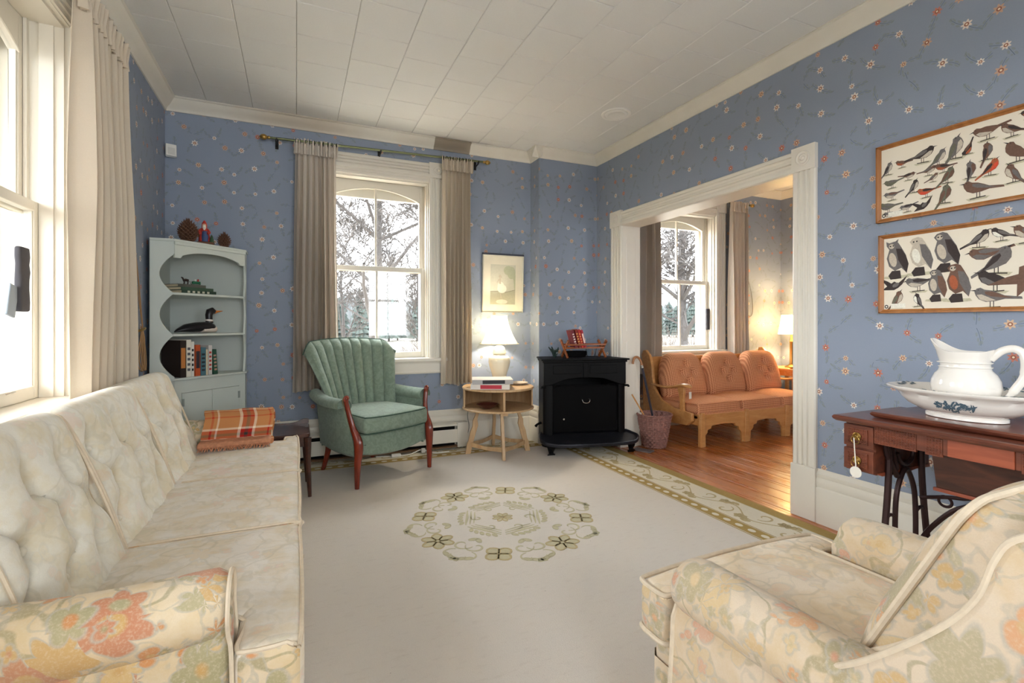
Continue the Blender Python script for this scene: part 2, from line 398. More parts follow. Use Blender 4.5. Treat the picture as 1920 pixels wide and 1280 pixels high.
M_tap_pale = tapestry('sun_bleached_tapestry', S(230, 225, 212), .24, 6., [S(206, 176, 120), S(204, 156, 112), S(176, 176, 140), S(214, 192, 146), S(210, 160, 150), S(186, 184, 150)])
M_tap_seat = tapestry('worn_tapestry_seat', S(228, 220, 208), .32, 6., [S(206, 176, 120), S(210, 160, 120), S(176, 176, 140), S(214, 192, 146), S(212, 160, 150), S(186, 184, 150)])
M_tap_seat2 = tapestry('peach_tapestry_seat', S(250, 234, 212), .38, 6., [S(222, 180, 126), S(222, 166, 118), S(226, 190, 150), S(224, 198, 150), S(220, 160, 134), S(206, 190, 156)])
M_pipe = plain('cream_piping', (214, 198, 174), .9, var=.15, sc=60)
def green_mat():
    g = G('sage_green_damask', .8, .2); v = g.obc(); f, _ = g.noise(v, 26, 3, .6, 1.5); f2, _ = g.noise(v, 380, 2); f3, _ = g.noise(v, 4, 2)
    c = g.mix(g.ramp(f, [(.44, (0, 0, 0, 1)), (.56, (1, 1, 1, 1))]), S(116, 132, 118), S(130, 147, 132)); c = g.mix(g.math('MULTIPLY', f3, .4), c, S(140, 154, 134)); g.bump(f2, .25, .001)
    g.b.inputs['Sheen Weight'].default_value = .2; return g.out(c)
M_green = green_mat()
M_greenp = plain('dark_green_piping', (58, 82, 68), .8)
M_studs = plain('aged_brass_nails', (176, 152, 106), .4, .7)
def orange_mat():
    g = G('orange_basketweave', .9, .15); v = g.obc(); x, y, z = g.sep(v)
    a = g.math('SINE', g.math('MULTIPLY', g.math('ADD', x, g.math('ADD', y, z)), 165.)); b = g.math('SINE', g.math('MULTIPLY', g.math('SUBTRACT', x, g.math('ADD', y, z)), 165.))
    m = g.step(g.math('MULTIPLY', a, b), -.15, .3); c = g.mix(m, S(218, 156, 112), S(160, 90, 56)); f, _ = g.noise(v, 6, 2); c = g.mix(g.math('MULTIPLY', f, .3), c, S(216, 160, 130)); g.bump(m, .2, .001); return g.out(c)
M_orange = orange_mat()
def carpet_mat():
    g = G('ivory_wool_pile', .97, .05); v = g.obc(); f, _ = g.noise(v, 260, 3, .7); f2, _ = g.noise(v, 1.6, 4, .6); m = g.new('ShaderNodeMapping'); g.put(m.inputs[0], v); m.inputs['Scale'].default_value = (14, 50, 1); f3, _ = g.noise(m.outputs[0], 1, 4, .7)
    c = g.mix(f, S(206, 198, 188), S(226, 219, 210)); c = g.mix(g.math('MULTIPLY', g.ramp(f3, [(.55, (0, 0, 0, 1)), (.8, (1, 1, 1, 1))]), .35), c, S(180, 166, 156)); c = g.mix(g.math('MULTIPLY', f2, .25), c, S(204, 192, 180))
    sp = g.vor(v, 9, 1); c = g.mix(g.math('MULTIPLY', g.step(sp.outputs['Distance'], .022, .01), .6), c, S(120, 104, 92))
    g.bump(f, .5, .004); return g.out(c)
M_carpet = carpet_mat()
def pile(name, c1, c2):
    g = G(name, .97, .05); v = g.obc(); f, _ = g.noise(v, 60, 4, .7); g.bump(f, .4, .003); return g.out(g.mix(f, S(*c1), S(*c2)))
M_gold = pile('gold_pile', (158, 132, 78), (184, 158, 104)); M_olive = pile('olive_pile', (178, 170, 138), (204, 196, 168)); M_tan = pile('tan_pile', (172, 156, 116), (198, 182, 146)); M_bcream = pile('border_cream_pile', (214, 206, 186), (226, 219, 202))
def blanket_mat():
    g = G('plaid_wool', .95, .05); u, v, _ = g.sep(g.uv())
    def stripes(t, base):
        return g.ramp(t, [(0, base), (.10, S(186, 62, 44)), (.13, base), (.18, S(236, 222, 200)), (.21, base), (.50, S(236, 222, 200)), (.54, S(176, 44, 36)), (.60, S(64, 62, 58)), (.65, S(176, 44, 36)), (.71, S(236, 222, 200)), (.75, base), (.93, S(186, 62, 44)), (.96, base)], 'CONSTANT')
    b = S(192, 132, 84); c = g.mix(.5, stripes(u, b), stripes(g.math('FRACT', g.math('MULTIPLY', v, 2.)), b)); return g.out(c)
M_plaid = blanket_mat()
M_fringe = plain('rust_fringe', (190, 132, 100), .95, var=.4, sc=60)
M_cab = plain('grey_green_painted_wood', (206, 213, 206), .45, sc=5, var=.04)
M_cab_in = plain('grey_inside_paint', (184, 190, 185), .55, sc=5, var=.05)
M_wicker = plain('purplish_wicker', (150, 108, 98), .7, var=.4, sc=60)
M_paper = plain('page_block', (222, 206, 176), .9, var=.1, sc=90)
def shade_mat(name, c):
    g = G(name, .9, .1); tr = g.new('ShaderNodeBsdfTranslucent'); g.put(tr.inputs[0], S(*c)); mx = g.new('ShaderNodeMixShader'); mx.inputs[0].default_value = .75
    g.t.links.new(g.b.outputs[0], mx.inputs[1]); g.t.links.new(tr.outputs[0], mx.inputs[2]); g.t.links.new(mx.outputs[0], g.n['Material Output'].inputs[0]); return g.out(S(*c))
M_shade = shade_mat('ivory_silk_shade', (244, 240, 226))
_cols = {}
def colour(c, rough=.6):
    k = (c, rough)
    if k not in _cols: _cols[k] = plain('paint_%s_%s_%s' % c, c, rough, var=.08)
    return _cols[k]

# ------------------------------------------------------------ room shell
def wall(name, boxes, kind='structure', mat=None):
    bm = BM()
    for b in boxes: add_box(bm, *b)
    return tag(obj(name, bm, mat or M_wallp, smooth=False), kind=kind)
def wall_with_holes(name, axis, a0, a1, c0, c1, holes):
    """axis 'x': wall runs along x between y=c0..c1; holes = (lo, hi, z0, z1)"""
    B = []; cur = a0
    def put(lo, hi, z0, z1):
        B.append((lo, hi, c0, c1, z0, z1) if axis == 'x' else (c0, c1, lo, hi, z0, z1))
    for lo, hi, z0, z1 in sorted(holes):
        put(cur, lo, 0, ZC+.05)
        if z0 > 0: put(lo, hi, 0, z0)
        put(lo, hi, z1, ZC+.05); cur = hi
    put(cur, a1, 0, ZC+.05)
    return wall(name, B)
WZ0, WZ1, WH = .80, 2.44, .46
W1, W2 = .655, 4.12; WL = (2.25, .50); WR_ADDED = (.2, 1.8, 4.1)
wall_with_holes('wall_back', 'x', XL-.3, X2R+.3, YB, YB+.30, [(W1-WH, W1+WH, WZ0, WZ1), (W2-WH, W2+WH, WZ0, WZ1)])
wall_with_holes('wall_left', 'y', YF, YB, XL-.3, XL, [(c-WH, c+WH, WZ0, WZ1) for c in WL])
wall_with_holes('wall_front', 'x', XL-.3, X2R+.3, YF-.3, YF, [(c-WH, c+WH, WZ0, WZ1) for c in WR_ADDED])
wall_with_holes('wall_right', 'y', YF, YB, XR, X2L, [(2.025, 3.762, 0, 2.072)])
wall('wall_far_right', [(X2R, X2R+.3, YF, YB, 0, ZC+.05)])
wall('wall_chimney', [(2.122, XR, 4.18, YB, 0, ZC+.05)])

fl = tag(obj('floor', box(XL-.3, X2R+.3, YF-.3, YB+.3, -.12, -.021), colour((52, 30, 18)), smooth=False), kind='structure')
rnd = random.Random(3); x = XL; PWD = .1405
while x < X2R-.01:
    x1 = min(x+PWD, X2R); cut = YF + rnd.uniform(1.2, 5.0)
    if x > XR-.15 and x < 3.6: cut = rnd.uniform(-1, .8)
    for (y0, y1) in ((YF, cut), (cut, YB)):
        o = obj('plank', box(-(x1-x)/2+.0026, (x1-x)/2-.0026, y0-cut+.001, y1-cut-.001, -.021, 0), M_floor, smooth=False, world=False, bevel=.0015); o.location = ((x+x1)/2, cut, 0); o.parent = fl
    x = x1

ce = tag(obj('ceiling', box(XL-.3, X2R+.3, YF-.3, YB+.3, ZC+.006, ZC+.12), M_gap, smooth=False), kind='structure')
T = .3065; bm = BM(); h = T/2-.0009; b_ = .0035
for zz, hh in ((ZC+.007, h), (ZC+b_, h), (ZC, h-b_)): [bm.verts.new(p) for p in ((-hh, -hh, zz), (hh, -hh, zz), (hh, hh, zz), (-hh, hh, zz))]
bm.verts.ensure_lookup_table(); V = bm.verts
bm.faces.new([V[i] for i in (8, 11, 10, 9)])
for a in (0, 4):
    for k in range(4): bm.faces.new([V[a+k], V[a+4+k], V[a+4+(k+1) % 4], V[a+(k+1) % 4]])
bmesh.ops.recalc_face_normals(bm, faces=bm.faces)
tile0 = obj('ceiling_tile', bm, M_ceil, smooth=False); tile_me = tile0.data; first = True
def put_tile(x0, x1, y0, y1):
    global first
    x0, x1 = max(x0, XL), min(x1, XR); y0, y1 = max(y0, YF), min(y1, YB)
    if x1-x0 < .02 or y1-y0 < .02: return
    o = tile0 if first else link(bpy.data.objects.new('ceiling_tile', tile_me)); first = False
    o.location = ((x0+x1)/2, (y0+y1)/2, rnd.uniform(-.0006, .0006)); o.scale = ((x1-x0)/T, (y1-y0)/T, 1); o.parent = ce
for k in range(-3, 10):
    xx = .002 + .3085*k; off = 3.09 if k % 2 == 0 else 2.935; T2 = .311
    for j in range(-16, 6): put_tile(xx, xx+.3085, off+T2*j, off+T2*(j+1))
tag(obj('ceiling_panel', box(X2L, X2R, YF, YB, ZC, ZC+.007), M_ceil, parent=ce, smooth=False))

# crown mouldings
CP = [(0, 0), (0, .093), (.075, .093), (.078, .083), (.066, .078), (.060, .066), (.040, .040), (.018, .022), (.014, .010), (.010, 0)]   # (out, up)
CROWN_Z = 2.727
def crown(name, axis, sgn, c, a0, a1, mat=M_crown, zs=1):
    pts = [(c+sgn*o_, CROWN_Z+u) for o_, u in CP]
    return tag(obj(name, prism(pts, axis, a0, a1), mat), kind='structure')
crown('trim_1', 'x', -1, YB, XL, 2.122, M_crown_patchy); crown('trim_2', 'y', 1, XL, YF, YB); crown('trim_3', 'y', -1, XR, YF, 4.18)
crown('trim_4', 'x', -1, 4.18, 2.122-.078, XR); crown('trim_5', 'y', -1, 2.122, 4.18-.078, YB)
crown('trim_6', 'x', -1, YB, X2L, X2R); crown('trim_7', 'y', -1, X2R, YF, YB); crown('trim_8', 'y', 1, X2L, YF, YB)
# baseboards
BP = [(0, 0), (.026, 0), (.026, .20), (.023, .206), (.019, .21), (.023, .222), (.023, .25), (.016, .262), (.020, .272), (.020, .285), (.008, .30), (.004, .31), (0, .31)]
def base(name, axis, sgn, c, a0, a1, s=1):
    return tag(obj(name, prism([(c+sgn*o_, u*s) for o_, u in BP], axis, a0, a1), M_trim), kind='structure')
base('baseboard_back', 'x', -1, YB, XL, 2.122, 1.16); base('baseboard_left', 'y', 1, XL, YF, YB, 1.16); base('baseboard_right', 'y', -1, XR, YF, 1.893)
base('baseboard_right', 'y', -1, XR, 3.915, 4.18); base('baseboard_chimney', 'x', -1, 4.18, 2.10, XR, 1.16); base('baseboard_chimney', 'y', -1, 2.122, 4.155, YB, 1.16)
base('baseboard_far_back', 'x', -1, YB, X2L, X2R); base('baseboard_far_right', 'y', -1, X2R, YF, YB); base('baseboard_partition', 'y', 1, X2L, YF, 2.03); base('baseboard_partition', 'y', 1, X2L, 3.76, YB); base('baseboard_front', 'x', 1, YF, XL, X2R)

# ------------------------------------------------------------ cased opening between the rooms
def rosette(bm, c, n, r=.045):
    """turned bullseye; c centre on the block face, n outward axis ('-x' or '-y' or 'x')"""
    prof = [(r, 0), (r, .004), (r*.86, .007), (r*.74, .004), (r*.62, .002), (r*.5, .006), (r*.38, .007), (r*.28, .003), (r*.18, .006), (0, .009)]
    m = {'-x': Matrix.Rotation(R(-90), 4, 'Y'), '-y': Matrix.Rotation(R(90), 4, 'X'), 'x': Matrix.Rotation(R(90), 4, 'Y')}[n]
    b2 = lathe(prof, 24, close_ends=False); b2.transform(Matrix.Translation(c) @ m)
    me = bpy.data.meshes.new('t'); b2.to_mesh(me); b2.free(); bm.from_mesh(me); bpy.data.meshes.remove(me); return bm
def flute_profile(wd, t=.022, n=3):
    """across-width profile (s, depth) of a reeded casing"""
    P = [(0, 0), (0, t*.7), (.008, t)]; L = (wd-.05)
    for k in range(n):
        a = .025+L*k/n; b = .025+L*(k+1)/n; g_ = (b-a)
        P += [(a+.004, t), (a+.008, t*.55), (a+g_*.5, t*.45), (b-.008, t*.55), (b-.004, t)]
    return P+[(wd-.008, t), (wd, t*.7), (wd, 0)]
op = thing('door_1', None, None, (XR, 2.9, 0), kind='structure')
def op_side(xp, sg, nm):
    for (lo, hi) in ((1.893, 2.037), (3.75, 3.915)):
        obj('side_casing', prism([(xp+sg*d, lo+s) for s, d in flute_profile(hi-lo)], 'z', .31, 2.055), M_white, op, smooth=False)
        obj('plinth_block', box(min(xp, xp+sg*.032), max(xp, xp+sg*.032), lo-.006, hi+.006, 0, .31), M_white, op, bevel=.004)
        b = box(min(xp, xp+sg*.028), max(xp, xp+sg*.028), lo-.002, hi+.002, 2.055, 2.20); rosette(b, (xp+sg*.028, (lo+hi)/2, 2.128), nm)
        obj('corner_block', b, M_white, op, smooth=False)
    pts = [(xp, 2.055)]+[(xp+sg*d*1.0, 2.055+s*.93) for s, d in flute_profile(.14, .024, 2)]+[(xp, 2.185)]
    obj('head_casing', prism(pts[1:-1], 'y', 2.039, 3.748), M_white, op, smooth=False)
op_side(XR, -1, '-x'); op_side(X2L, 1, 'x')
bm = BM(); add_box(bm, XR-.004, X2L+.004, 2.025, 2.039, 0, 2.072); add_box(bm, XR-.004, X2L+.004, 3.748, 3.762, 0, 2.072); add_box(bm, XR-.004, X2L+.004, 2.039, 3.748, 2.054, 2.072)
bm.transform(Matrix.Identity(4)); obj('jamb', bm, M_white, op, smooth=False)
bm = BM()
for zz in (0, ): 
    for (z0, z1) in ((.16, .98), (1.08, 1.96)): add_prism(bm, [(XR+.035, 3.75), (XR+.043, 3.744), (X2L-.043, 3.744), (X2L-.035, 3.75)], 'z', z0, z1)
obj('jamb_panel', bm, M_white, op, smooth=False)

# ------------------------------------------------------------ sash windows
def make_window(name, loc, rz, arch=True, muntin=True):
    """local x along the wall, y outward, z up; origin at wall face, floor level"""
    w = thing(name, None, None, loc, rz, kind='structure'); L = dict(parent=w, world=False)
    H = .45; z0, z1 = .84, 2.42
    bm = BM()
    for s in (-1, 1): add_box(bm, *sorted((s*H, s*(H+.02))), 0, .28, z0, z1+.02)
    add_box(bm, -H, H, 0, .28, z1, z1+.02); add_box(bm, -H-.02, H+.02, .002, .30, z0-.04, z0-.0015)
    obj('frame', bm, M_trim, smooth=False, **L)
    bm = BM()
    for s in (-1, 1):
        add_box(bm, *sorted((s*(H-.012), s*H)), .018, .050, z0, z1); add_box(bm, *sorted((s*(H-.020), s*H)), .050, .098, z0, z1); add_box(bm, *sorted((s*(H-.02), s*H)), .136, .148, z0, z1)
    add_box(bm, -H+.012, H-.012, .018, .098, z1-.012, z1); obj('stop', bm, M_trim, smooth=False, **L)
    bm = BM()
    for s in (-1, 1): add_box(bm, *sorted((s*(H-.035), s*(H+.04))), .238, .29, z0-.02, z1+.04)
    add_box(bm, -H, H, .238, .29, 2.285, z1+.05); add_box(bm, -H, H, .238, .29, z0-.04, z0+.035); obj('storm_frame', bm, M_trim, smooth=False, **L)
    def sash(nm, y0, y1, zb, zt, rb, rt, arched):
        s_ = .048; a = H-.002; bm = BM()
        add_box(bm, -a, -a+s_, y0, y1, zb, zt); add_box(bm, a-s_, a, y0, y1, zb, zt); add_box(bm, -a+s_, a-s_, y0, y1, zb, zb+rb)
        if arched:
            n = 20; lo, hi = 2.262, 2.355; X = [-a+s_+2*(a-s_)*k/n for k in range(n+1)]
            cv = lambda x_: lo+(hi-lo)*(1-(x_/(a-s_))**2)
            for k in range(n): add_prism(bm, [(X[k], cv(X[k])), (X[k+1], cv(X[k+1])), (X[k+1], zt), (X[k], zt)], 'y', y0, y1)
            bmesh.ops.remove_doubles(bm, verts=bm.verts, dist=1e-5)
        else: add_box(bm, -a+s_, a-s_, y0, y1, zt-rt, zt)
        so = obj(nm, bm, M_trim, smooth=False, bevel=.003, **L)
        bm = BM()
        if arched: add_tube(bm, [(x_, y0-.002, cv(x_)) for x_ in X], .006, 6)
        for s in (-1, 1): add_box(bm, *sorted((s*(a-s_-.007), s*(a-s_))), y0+.006, y1-.006, zb+rb, 2.27 if arched else zt-rt)
        obj('glazing_bead', bm, M_trim, parent=so, world=False, smooth=False)
        if muntin: obj('muntin', box(-.009, .009, y0+.002, y1-.002, zb+rb, 2.355 if arched else zt-rt), M_trim, parent=so, world=False, smooth=False, bevel=.003)
        for s in ((-1, 1) if muntin else (0,)):
            x0, x1 = (-(a-s_), 0) if s < 0 else ((0, a-s_) if s > 0 else (-(a-s_), a-s_)); ym = (y0+y1)/2
            if arched:
                xs = [x0+(x1-x0)*k/10 for k in range(11)]; pts = [(x0, zb+rb), (x1, zb+rb)]+[(q, cv(q)) for q in xs[::-1]]
            else: pts = [(x0, zb+rb), (x1, zb+rb), (x1, zt-rt), (x0, zt-rt)]
            obj('pane', prism(pts, 'y', ym-.0015, ym+.0015), M_glass, parent=so, world=False, smooth=False)
        return so
    sash('upper_sash', .150, .183, 1.612, z1, .038, .05, arch); lo = sash('lower_sash', .100, .134, z0, 1.655, .052, .042, False)
    bm = BM()
    for s in (-.2, .2): add_tube(bm, smooth_path([(s-.02, .099, z0+.045), (s-.015, .087, z0+.05), (s+.015, .087, z0+.05), (s+.02, .099, z0+.045)], 3), .003, 6)
    obj('sash_lift', bm, M_nickel, parent=lo, world=False)
    for s in (-1, 1):
        pr = [(s*(H-.005)+s*q, -d) for q, d in flute_profile(.145, .024, 3)]
        obj('side_casing', prism(pr, 'z', z0, 2.463), M_white, smooth=False, **L)
        b = box(*sorted((s*(H-.008), s*(H+.143))), -.030, 0, 2.463, 2.600); rosette(b, (s*(H+.0675), -.030, 2.53), '-y', .042); obj('corner_block', b, M_white, smooth=False, **L)
    pr = [(-d, 2.465+q) for q, d in flute_profile(.128, .025, 3)]; obj('head_casing', prism(pr, 'x', -H+.008, H-.008), M_white, smooth=False, **L)
    bm = BM(); add_box(bm, -H, H, -.010, .02, 2.425, 2.447); add_box(bm, -H, H, -.018, .02, 2.447, 2.466); obj('head_stop', bm, M_white, smooth=False, **L)
    obj('stool', box(-.63, .63, -.055, .095, z0-.032, z0-.0005), M_white, smooth=False, bevel=.008, **L)
    obj('apron', prism([(0, .70), (-.018, .70), (-.024, .712), (-.020, .725), (-.022, .79), (-.03, .808), (0, .808)], 'x', -.60, .60), M_white, smooth=False, **L)
    return w
make_window('window_1', (W1, YB, 0), 0); make_window('window_2', (W2, YB, 0), 0)
for i, c in enumerate(WL): make_window('window_%d' % (3+i), (XL, c, 0), R(90))  # the second one is out of view, added to let in daylight
for i, c in enumerate(WR_ADDED): make_window('window_%d' % (5+i), (c, YF, 0), R(180))  # unseen windows behind the camera, added to light the rooms

# ------------------------------------------------------------ outdoors
M_field = plain('pale_bounce_grass', (186, 178, 164), .95, var=.3, sc=.5); M_far = plain('far_brown_field', (88, 84, 76), .95, var=.5, sc=.25)
M_bark = plain('grey_bark', (66, 62, 60), .95, var=.2)
M_ever = plain('evergreen_foliage', (58, 66, 62), .95, var=.3, sc=2)
M_brush = plain('bare_brush', (78, 70, 64), .95, var=.3, sc=2)
tag(obj('ground', box(-80, 90, YB+.30, 19, -1.0, -.45), M_field, smooth=False), kind='structure')  # unseen near ground, kept pale to bounce daylight onto the ceiling
tag(obj('ground', box(-80, 90, 19, 150, -1.0, -.45), M_far, smooth=False), kind='structure')
tag(obj('ground', box(-80, XL-.31, -60, YB+.30, -1.0, -.45), M_far, smooth=False), kind='structure')  # left ground takes the darker field colour to cut bounce into the room
def tree(label, loc, h, seed, r0=.12, spread=.55, depth=5, cat='tree', lean=0):
    rn = random.Random(seed); t = thing('bare_tree', label, cat, loc, group=None)
    tb, bb = BM(), BM()
    def grow(bm, p, d, L, r, lev):
        pts = [p]; q = p.copy(); dd = d.copy(); n = 4
        for k in range(n):
            dd = (dd + Vector((rn.uniform(-1, 1), rn.uniform(-1, 1), rn.uniform(-.5, .7)))*(.10+.05*lev)).normalized(); q = q+dd*L/n; pts.append(q.copy())
        rs = [max(.011, r*(1-.5*k/n)) for k in range(n+1)]
        add_tube(bm, pts, rs, 5 if lev < 2 else 3, cap=False)
        if lev >= depth: return
        nb = 11 if lev == 0 else (4 if lev < 3 else 3)
        for k in range(nb):
            i = rn.randint(1, n); s = pts[i]; a = rn.uniform(0, 2*PI)
            nd = (dd*.45+Vector((math.cos(a), math.sin(a), rn.uniform(-.15, .7)))*spread).normalized()
            grow(bb, s, nd, L*rn.uniform(.48, .70)*(.8 if lev == 0 else 1), rs[i]*.5, lev+1)
    grow(tb, Vector(loc), Vector((lean, 0, 1)).normalized(), h*.55, r0, 0)
    obj('trunk', tb, M_bark, t); tag(obj('branches', bb, M_bark, t), kind='stuff'); return t
tree('tall bare tree with a straight grey trunk outside the window behind the green chair', (1.75, 12.5, -.45), 9, 5, .15, .75, 6)
tree('thin bare sapling left of the big tree beyond the green chair', (1.45, 17.0, -.45), 6.5, 11, .07, .6, 5)
tree('spreading bare tree outside the far room window', (9.6, 10.2, -.45), 8, 21, .16, .9, 6)
tree('slim pale bare tree by the field at the right of the near window', (4.2, 17.5, -.45), 6.5, 31, .06, .5, 5)
def conifer(label, loc, h, seed, grp=None):
    rn = random.Random(seed); t = thing('evergreen_tree', label, 'tree', loc, group=grp); bm = BM(); n = 9
    for k in range(n):
        zz = h*(.08+.86*k/n); rr = h*.20*(1-.7*k/n)+.1; sg = 11
        top = bm.verts.new((loc[0], loc[1], loc[2]+zz+h*.2)); ring = []
        for j in range(sg*2): a = PI*j/sg+rn.random()*.1; q = rr*(1 if j % 2 else .6)*rn.uniform(.8, 1.15); ring.append(bm.verts.new((loc[0]+q*math.cos(a), loc[1]+q*math.sin(a), loc[2]+zz+rn.uniform(-.1, .1)*h*.2)))
        for j in range(sg*2): bm.faces.new([ring[j], ring[(j+1) % (sg*2)], top])
    obj('foliage', bm, M_ever, t, smooth=False); obj('trunk', tube([loc, (loc[0], loc[1], loc[2]+h*.9)], [.1*h/5, .02], 6), M_bark, t); return t
conifer('dark evergreen close outside the lower right of the far room window', (9.35, 8.6, -.45), 2.4, 4)
rn = random.Random(9)
for k in range(46):
    xx = -10+k*1.25; conifer('evergreen in the distant tree line across the field', (xx, 44+(k % 2)*2.6, -.5), rn.uniform(3.6, 5.0), k, 'distant evergreen tree line')
def shrub(label, loc, h, seed, grp):
    rn = random.Random(seed); bm = BM()
    for k in range(46):
        a = rn.uniform(0, 2*PI); d = Vector((math.cos(a)*.5, math.sin(a)*.5, 1)).normalized(); p = Vector(loc); pts = [p]
        for j in range(3): d = (d+Vector((rn.uniform(-1, 1), rn.uniform(-1, 1), rn.uniform(-.4, .5)))*.35).normalized(); p = p+d*h/3; pts.append(p.copy())
        add_tube(bm, pts, [.014, .01, .008, .004], 3, cap=False)
    tag(obj('bare_shrub', bm, M_brush, origin=loc), label, 'shrub', grp)
for k in range(22): shrub('leafless brush growing at the near edge of the field', (-3+k*.95, 13+2.6*(k % 3), -.45), rn.uniform(1.0, 1.9), 50+k, 'leafless brush in the field')
bm = BM(); rn = random.Random(77)
add_grid(bm, lambda u, v: Vector((-30+130*u, 56+6*v, -.5+(4.6+1.5*noise.noise(Vector((u*60, 0, 3)))+.7*noise.noise(Vector((u*330, 0, 5))))*math.sin(PI*v*.5)+.3*noise.noise(Vector((u*500, v*9, 1))))), 500, 8)
tag(obj('distant_woods', bm, plain('hazy_grey_woods', (62, 64, 64), .95, var=.3, sc=.8), smooth=False), 'hazy grey woodland along the far side of the field', 'woods', kind='stuff')
pw = thing('porch_wall', 'pale pink vertical-board porch wall outside the left window', 'wall', (-2.7, 3.6, -.45))
M_porch = plain('pale_pink_paint', (206, 166, 134), .8)
for k in range(20): obj('board', box(-2.72, -2.70, 3.62+k*.30, 3.908+k*.30, -.45, 2.6), M_porch, pw, smooth=False)
obj('shading_roof', box(-2.74, -1.24, -1.4, 9.6, 2.7, 2.74), M_porch, pw); obj('top_rail', box(-2.74, -2.66, 3.6, 9.6, 2.6, 2.7), M_porch, pw)  # roof added to keep skylight off the left windows

# ------------------------------------------------------------ rug with carved border and medallion
RX0, RX1, RY0, RY1 = -.46, 2.665, -1.0, 4.50; RCUT = 4.335
rug = thing('area_rug', 'ivory wool rug with olive floral medallion and gold scrolled border', 'rug', (.93, 1.6, 0))
obj('pile', prism(round_rect(RX0, RX1, RY0, RY1, .03), 'z', .001, .012), M_carpet, rug, bevel=.003)
def ribbon(bm, pts, w, z0=.012, z1=.0135, taper=False, closed=False):
    P = [Vector((p[0], p[1], 0)) for p in pts]; n = len(P); a = []; b = []
    for i in range(n):
        t = (P[(i+1) % n] if (closed or i < n-1) else P[i])-(P[i-1] if (closed or i) else P[i]); t = t.normalized() if t.length else Vector((1, 0, 0)); q = Vector((-t.y, t.x, 0))
        ww = w*.5*((.35+.65*math.sin(PI*i/(n-1))) if taper else 1)
        a.append(P[i]+q*ww); b.append(P[i]-q*ww)
    m = n if closed else n-1; A = [bm.verts.new((v.x, v.y, z1)) for v in a]; B = [bm.verts.new((v.x, v.y, z1)) for v in b]; A0 = [bm.verts.new((v.x, v.y, z0-.001)) for v in a]; B0 = [bm.verts.new((v.x, v.y, z0-.001)) for v in b]
    for i in range(m):
        j = (i+1) % n
        bm.faces.new([B[i], B[j], A[j], A[i]]); bm.faces.new([A[i], A[j], A0[j], A0[i]]); bm.faces.new([B[j], B[i], B0[i], B0[j]])
def flat(bm, pts, z=.0130):
    n = len(pts); c = Vector((sum(p[0] for p in pts)/n, sum(p[1] for p in pts)/n)); top = [bm.verts.new((p[0], p[1], z)) for p in pts]; bot = [bm.verts.new((p[0], p[1], .011)) for p in pts]
    f = bm.faces.new(top); 
    if f.normal.z < 0 or True:
        f.normal_update()
        if f.normal.z < 0: f.normal_flip()
    for i in range(n): bm.faces.new([top[i], top[(i+1) % n], bot[(i+1) % n], bot[i]])
def spiral(cx, cy, r, a0, turns, sg=1, n=22): return [(cx+r*(1-.8*k/n)*math.cos(a0+sg*turns*2*PI*k/n), cy+r*(1-.8*k/n)*math.sin(a0+sg*turns*2*PI*k/n)) for k in range(n+1)]
def petal(cx, cy, a, r0, r1, w, n=8):
    P = []
    for k in range(n+1): t = k/n; P.append((r0+(r1-r0)*t, w*math.sin(PI*min(1, t*.92+.04))**.6))
    Q = [(p, q) for p, q in P]+[(p, -q) for p, q in P[::-1]]
    return [(cx+p*math.cos(a)-q*math.sin(a), cy+p*math.sin(a)+q*math.cos(a)) for p, q in Q]
def outlined(bm_line, bm_fill, pts, w=.008):
    flat(bm_fill, pts, .0126); ribbon(bm_line, pts, w, z1=.0138, closed=True)
mo, mt = BM(), BM(); cx, cy = 1.11, 2.66; MR = .46; rn = random.Random(5)
for k in range(8):
    a = 2*PI*k/8+.35; fx, fy = cx+MR*math.cos(a), cy+MR*math.sin(a)
    if k % 2 == 0:
        for j in range(6): outlined(mt, mo, petal(fx, fy, 2*PI*j/6+a, .016, .088, .026), .010)
        outlined(mt, mo, [(fx+.014*math.cos(2*PI*q/8), fy+.014*math.sin(2*PI*q/8)) for q in range(8)], .005)
    else:
        for j in range(4): outlined(mt, mo, petal(fx, fy, 2*PI*j/4+a+PI/4, .008, .074, .033), .011)
    for sg in (-1, 1):
        b = a+sg*PI/8*.75; sx, sy = cx+(MR-.055)*math.cos(b), cy+(MR-.055)*math.sin(b)
        ribbon(mo, spiral(sx, sy, .06, b+PI*.5*sg, .85, -sg), .012, taper=True)
        sx, sy = cx+(MR+.055)*math.cos(b), cy+(MR+.055)*math.sin(b)
        ribbon(mo, spiral(sx, sy, .05, b+PI*sg, .7, sg), .011, taper=True)
        for j in range(3):
            c = b+sg*(j-1)*.06; outlined(mo, mo, petal(cx+(MR+.06+.012*j)*math.cos(c), cy+(MR+.06+.012*j)*math.sin(c), c+sg*1.1, 0, .05, .012), .005)
        outlined(mo, mo, petal(cx+(MR-.11)*math.cos(b), cy+(MR-.11)*math.sin(b), b+2.4*sg, 0, .05, .013), .006)
for k in range(6):
    a = 2*PI*k/6+.2
    for q, (rr, ww) in enumerate(((.235, .016), (.21, .012), (.185, .010))):
        arc = [(cx+rr*math.cos(a+t*.95/12)*(1-.12*math.sin(PI*t/12)), cy+rr*math.sin(a+t*.95/12)*(1-.12*math.sin(PI*t/12))) for t in range(13)]
        ribbon(mo, arc, ww, taper=True)
    for j in range(5):
        b = a+.15+j*.15; outlined(mo, mo, petal(cx+.235*math.cos(b), cy+.235*math.sin(b), b+.9, 0, .038, .010), .005)
    ribbon(mo, spiral(cx+.15*math.cos(a+.5), cy+.15*math.sin(a+.5), .04, a, .8, 1), .010, taper=True)
for j in range(8): outlined(mt, mo, petal(cx, cy, 2*PI*j/8, .008, .06, .014), .006)
